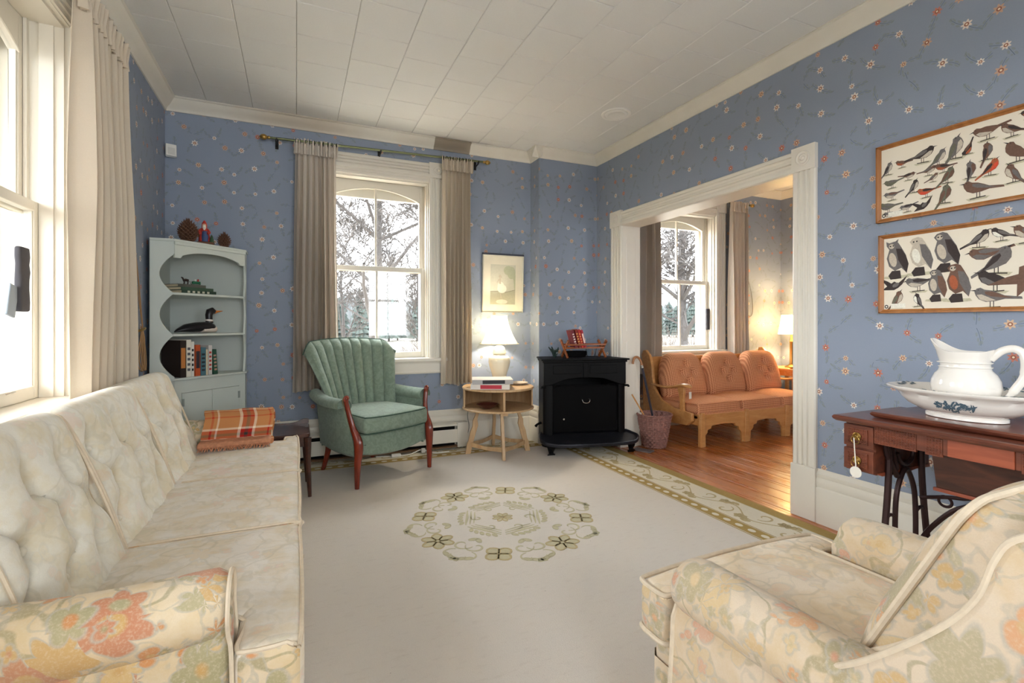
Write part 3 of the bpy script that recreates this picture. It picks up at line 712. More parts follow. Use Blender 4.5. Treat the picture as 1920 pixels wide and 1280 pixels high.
tag(obj('medallion_scrollwork', mo, M_olive, rug, smooth=False), kind='stuff'); tag(obj('medallion_petal_outlines', mt, M_tan, rug, smooth=False), kind='stuff')
# border: outer gold, scrolled field, chain band
def band(name, d0, d1, m, z):
    bm = BM(); o = [(RX0+d0, RY0+d0), (RX1-d0, RY0+d0), (RX1-d0, RY1-d0), (RX0+d0, RY1-d0)]; i = [(RX0+d1, RY0+d1), (RX1-d1, RY0+d1), (RX1-d1, RY1-d1), (RX0+d1, RY1-d1)]
    for zz in (z, ): 
        A = [bm.verts.new((*p, zz)) for p in o]; B = [bm.verts.new((*p, zz)) for p in i]; A2 = [bm.verts.new((*p, .011)) for p in o]; B2 = [bm.verts.new((*p, .011)) for p in i]
        for k in range(4):
            j = (k+1) % 4; bm.faces.new([A[k], A[j], B[j], B[k]]); bm.faces.new([A2[k], A2[j], A[j], A[k]]); bm.faces.new([B[k], B[j], B2[j], B2[k]])
    return obj(name, bm, m, rug, smooth=False)
band('gold_edge_band', -.001, .082, M_gold, .0128); band('border_field', .088, .325, M_bcream, .0124); band('border_line', .084, .089, M_olive, .0132)
band('chain_band', .335, .415, M_gold, .0128); band('border_line', .325, .329, M_gold, .0132); band('border_line', .423, .428, M_gold, .0132)
so_, cl = BM(), BM()
def border_run(p0, p1, inward):
    p0, p1 = Vector(p0), Vector(p1); L = (p1-p0).length; t = (p1-p0).normalized(); n = Vector(inward)
    at = lambda s, d: (p0.x+t.x*s+n.x*d, p0.y+t.y*s+n.y*d); ang = math.atan2(t.y, t.x)
    k = 0; s = .30
    while s < L-.15:     # chain of cream ovals in the gold band
        c = at(s, .375); ww = Vector((math.cos(ang), math.sin(ang)))
        P = [(c[0]+.024*math.cos(q)*t.x+.017*math.sin(q)*n.x, c[1]+.024*math.cos(q)*t.y+.017*math.sin(q)*n.y) for q in [2*PI*j/10 for j in range(10)]]
        flat(cl, P, .0136); s += .085
    s = .30; k = 0
    wv = [at(q*.02, .205+.055*math.sin(q*.02*2*PI/.42)) for q in range(int(L/.02))]; ribbon(so_, wv, .008)
    while s < L-.2:
        sg = 1 if k % 2 else -1; c = at(s, .205-sg*.045); ribbon(so_, spiral(c[0], c[1], .058, ang+PI/2*sg, .9, sg), .013, taper=True)
        c = at(s+.09, .205+sg*.055)
        for j in range(5): outlined(so_, so_, petal(c[0], c[1], 2*PI*j/5+k, .006, .032, .011), .005)
        for j in range(3): c = at(s+.03*j, .205+sg*(.07-.02*j)); outlined(so_, so_, petal(c[0], c[1], ang+sg*(.6+j*.5), 0, .045, .011), .005)
        s += .21; k += 1
border_run((RX1, RY0), (RX1, RY1), (-1, 0)); border_run((RX1, RY1), (RX0, RY1), (0, -1)); border_run((RX0, RY1), (RX0, RY0), (1, 0))
for o in list(rug.children)+[None]:
    for bm in ([so_, cl] if o is None else [BM()]):
        if o is not None: bm.from_mesh(o.data)
        yc_ = RCUT-(0 if o is None else rug.location.y)
        bmesh.ops.bisect_plane(bm, geom=bm.verts[:]+bm.edges[:]+bm.faces[:], plane_co=(0, yc_, 0), plane_no=(0, 1, 0), clear_outer=True)
        if o is not None: bm.to_mesh(o.data); bm.free()
tag(obj('border_scrollwork', so_, M_tan, rug, smooth=False), kind='stuff'); tag(obj('chain_ovals', cl, M_bcream, rug, smooth=False), kind='stuff')

# ------------------------------------------------------------ long sofa along the left wall
sofa = thing('tufted_sofa', 'long cream floral sofa with button-tufted back under the left window', 'sofa', (-.42, 2.3, 0))
def tuft(P, u, hx, face, buttons, depth, sig, creases, bulge=.02):
    return P
def sofa_back(y0, y1, last):
    wy = y1-y0-.006; hh = .55; th = .19; yc = (y0+y1)/2
    # local box: x thickness (+x = front), y width, z height
    but = []
    nx = 3
    for r_ in range(3):
        z = -.13+.125*r_; cols = [(-.5+(c+.5)/nx)*wy*.94+(0 if r_ % 2 else .0) for c in range(nx)]
        for c in cols: but.append((c+(.035 if r_ % 2 else -.035), z))
    def fn(P, u):
        if u.x > .3 or (u.length < .01 and P.x > 0) or P.x > th/2-.06:
            f = max(0, min(1, (P.x-(-th*.1))/(th*.5))); d = 0
            for (by, bz) in but: q = ((P.y-by)**2+(P.z-bz)**2); d += .052*math.exp(-q/.0022)
            for c in range(nx):                                  # creases running up between the buttons
                col = sorted([b for i, b in enumerate(but) if i % nx == c], key=lambda b: b[1])
                for (a, b) in zip(col+[None], col[1:]+[None]):
                    if b is None: break
                    t = (P.z-a[1])/(b[1]-a[1])
                    if 0 <= t <= 1: yy = a[0]+(b[0]-a[0])*t+.02*math.sin(PI*t)*(1 if c % 2 else -1); d += .030*math.exp(-((P.y-yy)/.014)**2)
                a = col[-1]
                if P.z > a[1]: d += .020*math.exp(-((P.y-a[0]-.25*(P.z-a[1])*.3)/.016)**2)*max(0, 1-(P.z-a[1])/.16)
            d -= .022*(1-(2*P.y/wy)**2)*(1-min(1, abs(2*P.z/hh))**2)
            P = P+Vector((-d*f, 0, 0))
        e = abs(2*P.y/wy)
        P.z += .012*(1-e**4)*(1 if P.z > .1 else 0)
        P += Vector((1, 0, 0))*.004*noise.noise(Vector((P.y*9, P.z*9, y0)))
        return P
    M = Matrix.Translation((-.475, yc, .405)) @ Matrix.Rotation(R(-19), 4, 'Y') @ Matrix.Translation((-th/2, 0, hh/2-.03))
    bm = BM(); soft_box(bm, (0, 0, 0), (th, wy, hh), .05, (5, 34, 34), fn, M)
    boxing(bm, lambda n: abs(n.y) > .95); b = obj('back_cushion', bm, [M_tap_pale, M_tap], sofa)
    for (by, bz) in but:
        m = M @ Matrix.Translation((th/2-.026, by, bz)) @ Matrix.Rotation(R(90), 4, 'Y'); bb = lathe([(.011, -.004), (.011, .001), (.007, .006), (0, .008)], 10); bb.transform(m); obj('button', bb, M_tap_pale, b)
    for s in (-1, 1):
        P = [(th/2-.012, s*(wy/2-.004), -hh/2+.03), (th/2-.004, s*(wy/2-.004), 0), (th/2-.02, s*(wy/2-.006), hh/2-.05), (th/2-.06, s*(wy/2-.01), hh/2-.012), (-th/2+.06, s*(wy/2-.01), hh/2-.012)]
        obj('piping', tube([M @ Vector(p) for p in smooth_path(P, 4)], .005, 6), M_pipe, b)
for y0, y1 in ((1.345, 1.92), (1.925, 2.60), (2.605, 3.22)): sofa_back(y0, y1, False)
def seat_cushion(y0, y1, tb=None, par=None, m=M_tap_seat):
    x0, x1 = -.52, .018; z0, z1 = .305, .44; 
    def crownf(x, y): return .018*max(0, 1-((x-(x0+x1)/2)/.29)**2)*max(0, 1-((y-(y0+y1)/2)/((y1-y0)/2))**2)
    def mk(bx):
        c = [(bx[0]+bx[1])/2, (bx[2]+bx[3])/2, (z0+z1)/2]
        def fn(P, u):
            x, y = P.x+c[0], P.y+c[1]
            k = crownf(x, y)+.006*noise.noise(Vector((x*3, y*26, 1)))*(1 if y1 > 2.5 else .4)+.004*noise.noise(Vector((x*8, y*8, 4)))
            return P+Vector((0, 0, k if P.z > 0 else -k*.3))
        return c, (bx[1]-bx[0], bx[3]-bx[2], z1-z0), fn
    bm = BM(); c, s, fn = mk((x0, x1, y0+(0 if tb != 'near' else .145), y1-(0 if tb != 'far' else .14))); soft_box(bm, c, s, .028, (16, 26, 3), fn)
    if tb == 'near': c, s, fn = mk((-.125, x1, y0, y0+.22)); soft_box(bm, c, s, .028, (6, 8, 3), fn)
    if tb == 'far': c, s, fn = mk((-.07, x1, y1-.22, y1)); soft_box(bm, c, s, .028, (6, 8, 3), fn)
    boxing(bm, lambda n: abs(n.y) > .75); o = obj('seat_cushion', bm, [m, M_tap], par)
    ya, yb = y0+.012, y1-.012; xf = x1-.006
    base_ = [(x0+.05, ya if tb != 'near' else y0+.155), *( [(-.135, y0+.155), (-.12, y0+.04), (-.105, ya)] if tb == 'near' else []), (xf-.03, ya), (xf, ya+.03), (xf, yb-.03), (xf-.03, yb), *([(-.06, yb), (-.065, yb-.1), (-.08, yb-.128)] if tb == 'far' else []), (x0+.05, yb if tb != 'far' else y1-.15)]
    for z in (z1-.006, z0+.006):
        pts = smooth_path([(p[0], p[1], z) for p in base_], 3)
        pts = [Vector((p.x, p.y, p.z+(crownf(p.x, p.y) if z > .4 else 0))) for p in pts]
        obj('piping', tube(pts, .0055, 6), M_pipe, o)
    return o
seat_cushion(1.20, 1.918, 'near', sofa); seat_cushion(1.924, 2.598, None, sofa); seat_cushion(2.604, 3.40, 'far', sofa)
bm = BM(); soft_box(bm, (-.41, 2.30, .175), (.80, 2.19, .27), .02, (8, 20, 5)); obj('base', bm, M_tap, sofa)
bm = BM()
def skirtf(u, v): y = 1.19+2.22*u; return Vector((-.002+.006*math.sin(y*22)+.010*(1-v)*math.sin(y*9), y, .045+.25*v))
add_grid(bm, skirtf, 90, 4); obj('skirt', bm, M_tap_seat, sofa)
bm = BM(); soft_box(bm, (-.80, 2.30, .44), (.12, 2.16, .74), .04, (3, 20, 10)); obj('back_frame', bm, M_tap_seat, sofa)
def sofa_arm(yc, s):
    bm = BM()
    def fn(P, u): return P+Vector((0, s*.018*max(0, -P.z/.2), 0))
    soft_box(bm, (-.45, yc, .27), (.64, .105, .50), .03, (14, 3, 12), fn)
    # the roll: a scrolled tube dipping gently, front end closed by a rounded face
    def roll(u, v):
        x = -.80+.665*u; a = 2*PI*v; r = .072+.004*math.sin(u*3)
        e = 1 if u < .94 else math.sqrt(max(0, 1-((u-.94)/.06)**2))*.25+.75
        rr = r*e; return Vector((x, yc+s*-.004+rr*1.06*math.cos(a), .525+rr*math.sin(a)+.010*math.cos(u*5)))
    V = add_grid(bm, roll, 26, 20, wrap_v=True, flip=True); bm.faces.new(V[-1]); bm.faces.new(V[0][::-1])
    return obj('arm', bm, M_tap, sofa)
a = sofa_arm(1.265, -1)
obj('piping', tube(smooth_path([(-.128, 1.320, .06), (-.128, 1.320, .40), (-.131, 1.322, .475)]+[(-.133, 1.261+.069*math.cos(q), .525+.069*math.sin(q)) for q in [R(-20+30*k) for k in range(9)]]+[(-.128, 1.212, .44), (-.126, 1.212, .30), (-.126, 1.210, .05)], 3), .005, 6), M_pipe, a)
a = sofa_arm(3.30, 1)
for (x, y) in ((-.05, 1.27), (-.05, 2.29), (-.05, 3.33), (-.74, 1.27), (-.74, 3.33)): obj('leg', lathe([(.018, .013), (.022, .02), (.03, .07), (.03, .09)], 12, (x, y, 0)), M_mahog, sofa)

# plaid blanket folded over the far arm
bl = thing('plaid_blanket', 'folded orange and red plaid wool blanket draped over the far sofa arm', 'blanket', (-.30, 3.25, .60))
prof = [(3.10, .466), (3.15, .472), (3.185, .478), (3.195, .50), (3.200, .55), (3.215, .595), (3.25, .618), (3.30, .624), (3.345, .615), (3.385, .58), (3.395, .52), (3.40, .46)]
pp = [Vector((0, a, b)) for a, b in prof]; PP = smooth_path(pp, 4)
bm = BM()
def blf(u, v, t=0):
    i = v*(len(PP)-1); k = min(int(i), len(PP)-2); p = PP[k].lerp(PP[k+1], i-k); x = -.475+.35*u+.008*math.sin(v*17); n_ = .006*noise.noise(Vector((x*9, v*7, 2)))
    q = (PP[k+1]-PP[k]).normalized(); nn = Vector((0, -q.z, q.y)); nn = nn if nn.z > 0 or k < 14 else nn
    return Vector((x, p.y, p.z))+Vector((0, -q.z, q.y))*(t+n_)
add_grid(bm, lambda u, v: blf(u, v, .020), 20, 60); add_grid(bm, lambda u, v: blf(u, v, 0.004), 20, 60, flip=True)
for u in (0, 1): add_grid(bm, lambda a, v, u=u: blf(u, v, .004+.016*a), 1, 60, flip=(u == 0))
for v in (0, 1): add_grid(bm, lambda u, a, v=v: blf(u, v, .004+.016*a), 20, 1)
obj('folded_cloth', bm, M_plaid, bl)
bm = BM(); soft_box(bm, (-.31, 3.145, .482), (.36, .11, .040), .016, (18, 6, 2), lambda P, u: P+Vector((0, 0, .006*noise.noise(P*30)))); obj('fringed_end', bm, M_fringe, bl)
bm = BM(); rn = random.Random(2)
for k in range(46): x = -.48+.0075*k; add_tube(bm, [(x, 3.10, .480), (x+rn.uniform(-.006, .006), 3.080, .474), (x+rn.uniform(-.01, .01), 3.062, .462)], .0025, 4)
tag(obj('fringe', bm, M_fringe, bl), kind='stuff')

# dark end table past the sofa
et = thing('end_table', 'small dark walnut end table just past the far end of the sofa', 'table', (-.10, 3.66, 0))
obj('top', prism(round_rect(-.36, .085, 3.47, 3.86, .03), 'z', .405, .43), M_dark, et, bevel=.004)
pts = smooth_path([(-.36, 0, .43), (-.30, 0, .455), (-.15, 0, .44), (-.02, 0, .438), (.05, 0, .462), (.085, 0, .458)], 5)
obj('gallery', prism([(p.x, p.z) for p in pts]+[(.085, .43), (-.36, .43)], 'y', 3.845, 3.86), M_dark, et)
obj('apron', box(-.33, .065, 3.50, 3.84, .34, .405), M_dark, et)
for (x, y) in ((-.33, 3.50), (.07, 3.49), (-.33, 3.83), (.06, 3.83)):
    obj('leg', tube([(x, y, .40), (x*1.02, y, .25), (x*1.02+.012, y-.005, .013 if y < 4.2 else 0)], [.024, .018, .012], 8), M_dark, et)

# ------------------------------------------------------------ green channel-back chair (local: x right, +y back)
gc = thing('channel_back_chair', 'green channel-back armchair with mahogany legs in front of the curtained window', 'armchair', (.675, 3.665, .0015), R(28))
LG = dict(parent=gc, world=False)
bm = BM()
def seatrail(P, u):
    t = (P.y+.27)/.54; P.x *= 1-.22*max(0, t)
    if P.y < 0: P.y -= .035*(1-(P.x/.33)**2)*min(1, -P.y/.15)
    if P.z < 0: P.z += .035*(P.x/.32)**2
    return P
soft_box(bm, (0, .30, .285), (.63, .55, .17), .022, (14, 10, 5), seatrail); obj('seat_rail', bm, M_green, **LG)
bm = BM()
def cush(P, u):
    t = (P.y+.28)/.56; P.x *= 1-.16*max(0, t)
    if P.y < 0: P.y -= .03*(1-(P.x/.3)**2)*min(1, -P.y/.15)
    k = (1-(P.x/.30)**2)*(1-(P.y/.30)**2); P.z += (.022 if P.z > 0 else -.004)*max(0, k)+.004*noise.noise(P*11); return P
soft_box(bm, (0, .255, .435), (.58, .58, .125), .035, (14, 14, 3), cush); cu = obj('seat_cushion', bm, M_green, **LG)
for z in (.492, .380):
    pts = [(-.22, .52, z), (-.272, .05, z), (-.26, -.028, z), (-.15, -.056, z), (0, -.064, z), (.15, -.056, z), (.26, -.028, z), (.272, .05, z), (.22, .52, z)]
    obj('piping', tube(smooth_path(pts, 4), .0045, 6), M_greenp, parent=cu, world=False)
NCH = 9
def shell(a, t, side):
    """a -1..1 across, t 0..1 up; side 0 front, 1 rear"""
    hw = .275+.15*t**1.3; x = a*hw*(1-.03*t)
    curl = .17*(1-.25*t)*abs(a)**2.6
    y = .50+.13*t+.03*t*t-curl
    topz = 1.025-.03*a*a-.085*max(0, (abs(a)-.78)/.22)**2.2
    z = .40+(topz-.40)*t
    ch = abs(math.cos(PI*NCH*(a*.5+.5)+PI/2))**.42
    edge = min(1, (1-abs(a))/.05); 
    if side == 0: y -= (.040*ch*min(1, (1.04-t)*8)*edge)
    else: y += .060*(edge**.5)*(1-.35*t)
    if t > .93: y += (.02 if side == 0 else -.02)*((t-.93)/.07)**2
    return Vector((x, y, z))
bm = BM(); nu, nv = NCH*12, 22
F = add_grid(bm, lambda u, v: shell(2*u-1, v, 0), nu, nv); Bk = add_grid(bm, lambda u, v: shell(2*u-1, v, 1), nu, nv, flip=True)
for i in range(nu): bm.faces.new([F[i][nv], F[i+1][nv], Bk[i+1][nv], Bk[i][nv]]); bm.faces.new([F[i+1][0], F[i][0], Bk[i][0], Bk[i+1][0]])
for j in range(nv): bm.faces.new([F[0][j], F[0][j+1], Bk[0][j+1], Bk[0][j]]); bm.faces.new([F[nu][j+1], F[nu][j], Bk[nu][j], Bk[nu][j+1]])
bmesh.ops.recalc_face_normals(bm, faces=bm.faces); bk = obj('back', bm, M_green, **LG)
obj('piping', tube([shell(2*k/60-1, 1, 0)+Vector((0, .012, .003)) for k in range(61)], .0045, 6), M_greenp, parent=bk, world=False)
bm = BM()
add_grid(bm, lambda u, v: Vector(((2*u-1)*.262, .50+.06*(1-abs(2*u-1))**.5+.015*v, .21+.22*v)), 20, 4); add_grid(bm, lambda u, v: Vector(((2*u-1)*.262, .56+.02*v, .21+.22*v)), 20, 4, flip=True)
obj('lower_back', bm, M_green, **LG)
for s in (-1, 1):
    # arm panel: swept surface from the front post to the back shell, with a rolled top
    bm = BM(); path = [(s*.315, .035), (s*.325, .14), (s*.322, .26), (s*.305, .38), (s*.285, .47), (s*.265, .55)]
    sp = smooth_path([(p[0], p[1], 0) for p in path], 4); N_ = len(sp)-1
    def arm(u, v):
        p = sp[min(N_, int(round(u*N_)))]; zt = .615-.015*math.sin(u*PI)+.03*u; yf = max(0, .33-u)/.33
        a = v*2*PI
        # closed section: tall thin panel with a bulb on top, leaning outward
        if v < .35: q = v/.35; o_, z = .018, .21+(zt-.05-.21)*q
        elif v < .65: q = (v-.35)/.30; th = PI*1.5*q-.25*PI; o_, z = -.016+.056*math.cos(th), zt-.036+.046*math.sin(th)
        else: q = (v-.65)/.35; o_, z = -.016, (zt-.05)+(.21-(zt-.05))*q
        lean = .035*max(0, (z-.25)/.37)
        yy = p.y
        if u < .12 and z > .33: yy += (.085)*((z-.33)/.29)**.9*(1-u/.12)
        return Vector((p.x+s*(o_*(-1)+lean), yy, z))
    V = add_grid(bm, arm, N_, 40, wrap_v=True); bm.faces.new(V[0]); bm.faces.new(V[-1][::-1]); bmesh.ops.recalc_face_normals(bm, faces=bm.faces)
    ar = obj('arm', bm, M_green, **LG)
    # mahogany front post: tapered leg, knee, then a slim show-wood facing ending in a scroll
    pts = [(s*.330, .000, .013), (s*.328, -.002, .15), (s*.322, -.006, .27), (s*.322, -.004, .325), (s*.326, .014, .37), (s*.334, .046, .43), (s*.348, .068, .52), (s*.362, .078, .595), (s*.366, .074, .628)]
    rr = [.018, .025, .034, .036, .031, .023, .019, .019, .021]; P = smooth_path(pts, 4); rad = []
    for i in range(len(P)): k = i/4; j = min(int(k), 7); rad.append(rr[j]+(rr[j+1]-rr[j])*(k-j))
    po = obj('front_leg', tube(P, rad, 10, flat=.85), M_mahog, **LG)
    b2 = lathe([(0, -.014), (.022, -.013), (.024, -.006), (.018, 0), (.014, .003), (.010, .001), (.006, .006), (0, .007)], 16); b2.transform(Matrix.Translation((s*.366, .066, .627)) @ Matrix.Rotation(R(90), 4, 'X')); obj('scroll', b2, M_mahog, parent=po, world=False)
    bm = BM(); 
    for i in range(4, len(P), 1):
        for w_ in (.0, .5):
            q = P[i].lerp(P[min(i+1, len(P)-1)], w_); c = q+Vector((s*.012, .024, 0)); bmesh.ops.create_icosphere(bm, subdivisions=1, radius=.0036, matrix=Matrix.Translation(c))
    tag(obj('nailheads', bm, M_studs, **LG), kind='stuff')
    P = smooth_path([(s*.235, .50, .26), (s*.232, .53, .15), (s*.228, .60, .013)], 4); obj('rear_leg', tube(P, [.026-.010*i/(len(P)-1) for i in range(len(P))], 8), M_mahog, **LG)

# ------------------------------------------------------------ round side table
st = thing('drum_side_table', 'round blond maple side table with open shelf beside the green chair', 'table', (1.635, 4.02, 0), R(-12))
L = dict(parent=st, world=False); TR = .315
obj('top', lathe([(TR-.004, .580), (TR, .584), (TR, .594), (TR-.004, .598)], 48), M_maple, **L)
obj('shelf', lathe([(TR-.004, .405), (TR, .409), (TR, .417), (TR-.004, .421)], 48), M_maple, **L)
bm = BM()
for r_ in (TR-.006, TR-.018):
    pass
fa = (R(5-12), R(175+12))
def rim(u, v): a = fa[0]+(fa[1]-fa[0])*u; return Vector(((TR-.006)*math.cos(a), (TR-.006)*math.sin(a), .421+.159*v))
def rim2(u, v): a = fa[0]+(fa[1]-fa[0])*u; return Vector(((TR-.018)*math.cos(a), (TR-.018)*math.sin(a), .421+.159*v))
add_grid(bm, rim, 48, 1); add_grid(bm, rim2, 48, 1, flip=True)
for a in fa: 
    p, q = (TR-.006), (TR-.018); c, s_ = math.cos(a), math.sin(a); v = [bm.verts.new(t) for t in ((p*c, p*s_, .421), (q*c, q*s_, .421), (q*c, q*s_, .58), (p*c, p*s_, .58))]; bm.faces.new(v)
obj('curved_back', bm, M_maple, **L)
obj('divider', box(-.009, .009, -TR+.02, TR-.03, .421, .58), M_maple, **L)
obj('brace', box(-.03, .03, -.30, .30, .385, .405), M_maple, **L); obj('brace', box(-.24, .24, -.03, .03, .386, .405), M_maple, **L)
feet = [(.0, -.285), (.275, 0), (0, .285), (-.275, 0)]
for (fx, fy) in feet:
    a = math.atan2(fy, fx); M = Matrix.Rotation(a, 4, 'Z')
    pr = [(.195, .387), (.165, .387), (.185, .31), (.178, .26), (.205, .17), (.225, .10), (.245, .013), (.29, .013), (.275, .10), (.262, .13), (.248, .20), (.228, .25), (.225, .30), (.205, .345)]
    obj('leg', prism(pr, 'y', -.013, .013, M=M), M_maple, bevel=.002, **L)
for i in range(4):
    (ax_, ay), (bx_, by) = feet[i], feet[(i+1) % 4]; a = Vector((ax_, ay, 0))*.90; b = Vector((bx_, by, 0))*.90; d = (b-a); M = Matrix.Translation((a+b)/2) @ Matrix.Rotation(math.atan2(d.y, d.x), 4, 'Z'); l = d.length/2
    obj('stretcher', prism([(-l, .075), (-l, .115), (-l*.5, .105), (0, .098), (l*.5, .105), (l, .115), (l, .075), (0, .068)], 'y', -.006, .006, M=M), M_maple, bevel=.0015, **L)

def book(label, size, cover, loc, rot=(0, 0, 0), group=None, title=None, name='book', par=None):
    """size=(thickness x, depth y, height z); spine faces -y; stands on loc"""
    t, d, h = size; b = thing(name, label, 'book', loc, 0, group); b.rotation_euler = rot; c = .0022; LL = dict(parent=b, world=False)
    bm = BM(); add_box(bm, -t/2, -t/2+c, -d/2, d/2, 0, h); add_box(bm, t/2-c, t/2, -d/2, d/2, 0, h); add_box(bm, -t/2+c, t/2-c, -d/2, -d/2+c, 0, h); obj('cover', bm, colour(cover), smooth=False, **LL)
    obj('pages', box(-t/2+c, t/2-c, -d/2+c, d/2-.004, .003, h-.003), M_paper, smooth=False, **LL)
    if title:
        bm = BM(); rn = random.Random(label); n = 5
        if title[1] == 'panel': add_box(bm, -t*.38, t*.38, -d/2-.0006, -d/2, h*.25, h*.80)
        else:
            for k in range(n): add_box(bm, -t*.32, t*.32, -d/2-.0006, -d/2, h*(.16+.14*k), h*(.16+.14*k)+h*.07)
        obj('spine_print', bm, colour(title[0]), smooth=False, **LL)
    return b
book('lower thick book with red spine label in the pair on the round table', (.042, .24, .325), (226, 218, 208), (1.50, 3.92, .620), (0, R(90), R(-26)), 'books on the round table', ((186, 52, 66), 'panel'))
book('upper grey and white book in the pair under the lamp', (.038, .245, .34), (176, 172, 168), (1.50, 3.915, .662), (0, R(90), R(-18)), 'books on the round table', ((52, 50, 54), 'panel'))
bpy.data.objects['book'].location = (1.385, 3.99, .620); bpy.data.objects['book.001'].location = (1.375, 3.97, .661)
pl_ = thing('pottery_plate', 'shallow brown-rimmed plate on the right of the round table', 'plate', (1.835, 4.04, .599))
obj('dish', lathe([(.05, 0), (.055, .004), (.088, .016), (.092, .020), (.086, .018), (.05, .009), (0, .008)], 32, (1.835, 4.04, .5985)), plain('speckled_glaze', (198, 182, 160), .25), pl_)
obj('foot_ring', lathe([(.05, .0), (.052, .003)], 24, (1.835, 4.04, .5975)), colour((120, 82, 50)), pl_)
bo = tag(obj('wooden_bowl', lathe([(.0, 0), (.035, 0), (.040, .004), (.075, .028), (.088, .040), (.083, .040), (.07, .028), (.036, .010), (0, .008)], 32, (1.50, 3.93, .4212), sx=1.1), plain('dark_turned_wood', (86, 44, 34), .3, coat=.3), origin=(1.50, 3.93, .4212)), 'small dark turned wooden bowl on the shelf of the round table', 'bowl')
cdd = tag(obj('electric_cord', tube(smooth_path([(1.70, 4.33, .60), (1.50, 4.345, .40), (1.46, 4.34, .30), (1.47, 4.33, .18), (1.40, 4.30, .03), (1.30, 4.25, .016)], 5), .003, 5), colour((126, 128, 122)), origin=(1.70, 4.33, .6)), 'thin grey lamp cord hanging behind the round table', 'cord')

def lamp_shade(t, c, r0, r1, z0, z1, ribs, bell=.35, square=False):
    def rad(q): return r1+(r0-r1)*((1-q)**(1+bell*2))
    prof = [(rad(k/12), z0+(z1-z0)*k/12) for k in range(13)]; prof2 = [(r_-.003, z) for r_, z in prof[::-1]]
    fn = (lambda r, z, a: r*(1-.035*abs(math.sin(ribs*a/2))**.7)) if ribs else None
    sh = obj('lamp_shade', lathe(prof+prof2+[prof[0]], 64, c, fn=fn, close_ends=False), M_shade, t)
    for k in range(ribs):
        a = 2*PI*k/ribs; obj('shade_rib', tube([(c[0]+(r_+.001)*math.cos(a), c[1]+(r_+.001)*math.sin(a), c[2]+z) for r_, z in prof], .0016, 5), colour((168, 160, 140)), sh)
    for r_, z in (prof[0], prof[-1]): obj('shade_trim', tube([(c[0]+(r_+.001)*math.cos(2*PI*k/40), c[1]+(r_+.001)*math.sin(2*PI*k/40), c[2]+z) for k in range(40)], .003, 5, closed=True), colour((222, 214, 196)), sh)
    return sh
def bulb(t, c, power, col, r=.025):
    l = bpy.data.lights.new('bulb_light', 'POINT'); l.energy = power; l.color = col; l.shadow_soft_size = r; o = bpy.data.objects.new('bulb_light', l); link(o); o.parent = t; o.location = Vector(c)-t.location
    g = G('bulb_glass', .4); g.b.inputs['Emission Color'].default_value = (1, .85, .6, 1); g.b.inputs['Emission Strength'].default_value = 2.; g.out(S(255, 240, 210))
tl = thing('table_lamp', 'cream ginger-jar table lamp with glowing bell shade on the round table', 'lamp', (1.70, 4.15, .599)); c = (1.70, 4.15, .599)
obj('base', lathe([(.045, 0), (.062, .002), (.064, .012), (.055, .022), (.058, .05), (.072, .10), (.092, .16), (.100, .20), (.098, .232), (.080, .255), (.052, .266), (.056, .272), (.064, .276), (.064, .284), (.058, .292), (.056, .31), (.046, .334), (.026, .348), (.014, .353)], 40, c, fn=lambda r, z, a: r*(1+.012*math.cos(12*a)*(1 if .02 < z < .25 else 0))), M_cream, tl)
obj('finial', lathe([(.014, .353), (.024, .362), (.026, .374), (.018, .386), (.008, .39)], 20, c), M_cream, tl)
obj('harp', tube([(c[0], c[1], c[2]+.38), (c[0], c[1], c[2]+.62)], .003, 6), M_brass, tl)
lamp_shade(tl, c, .178, .078, .365, .625, 8, .42)
bulb(tl, (c[0], c[1], c[2]+.50), .95, (1, .90, .74))

# ------------------------------------------------------------ cast-iron franklin stove (local: x right, +y back)
sv = thing('franklin_stove', 'black cast-iron parlour stove with rounded hearth against the chimney breast', 'stove', (2.365, 3.745, .002), R(-13))
L = dict(parent=sv, world=False); W = .383
def body_poly(w, y0, y1, tl_=.04, tr=.105): return [(-w, y0), (w, y0), (w-tr, y1), (-w+tl_, y1)]
obj('top_plate', prism([(-W-.028, -.028), (W+.028, -.028), (W-.085, .355), (-W+.02, .355)], 'z', .818, .834), M_iron, bevel=.004, **L)
obj('cornice', prism(body_poly(W+.012, -.012, .345), 'z', .800, .818), M_iron, bevel=.004, **L)
bm = BM(); 
pr = [(-W, .60), (-W, .80), (W, .80), (W, .60), (W-.05, .60), (.17, .655), (0, .668), (-.17, .655), (-W+.05, .60)]
add_prism(bm, pr, 'y', -.004, .03); obj('frieze', bm, M_iron, bevel=.003, **L)
for (x0, x1) in ((-.30, -.04), (.04, .30)): obj('frieze_panel', box(x0, x1, -.010, -.003, .70, .775), M_iron, bevel=.003, **L)
obj('frieze_rib', box(-.022, .022, -.013, -.003, .665, .80), M_iron, bevel=.003, **L)
for s in (-1, 1):
    xs = (s*W, s*(W-.075)); b = BM(); ql = [(s*W, .03)]+[(s*(W-.075)+s*.075*math.cos(R(a)), .03-.0-.045*math.sin(R(a))) for a in range(0, 91, 15)]+[(s*(W-.09), .03)]
    obj('side_column', prism(ql, 'z', .165, .60), M_iron, **L)
    yb = .345; xb = s*(W-(.04 if s < 0 else .105))
    obj('side_panel', prism([(s*W, .02), (xb, yb), (xb-s*.012, yb), (s*(W-.012), .02)], 'z', .165, .80), M_iron, bevel=.002, **L)
    obj('lug', tube([(s*(W-.01), .0, .588), (s*(W+.022), -.004, .588), (s*(W+.026), -.004, .575)], [.011, .009, .012], 8), M_iron, **L)
obj('lug', tube([(-W+.01, .15, .245), (-W-.03, .13, .235), (-W-.045, .12, .222)], [.012, .010, .013], 8), M_iron, **L)
obj('back_panel', box(-W+.05, W-.075, .333, .348, .165, .80), M_iron, **L)
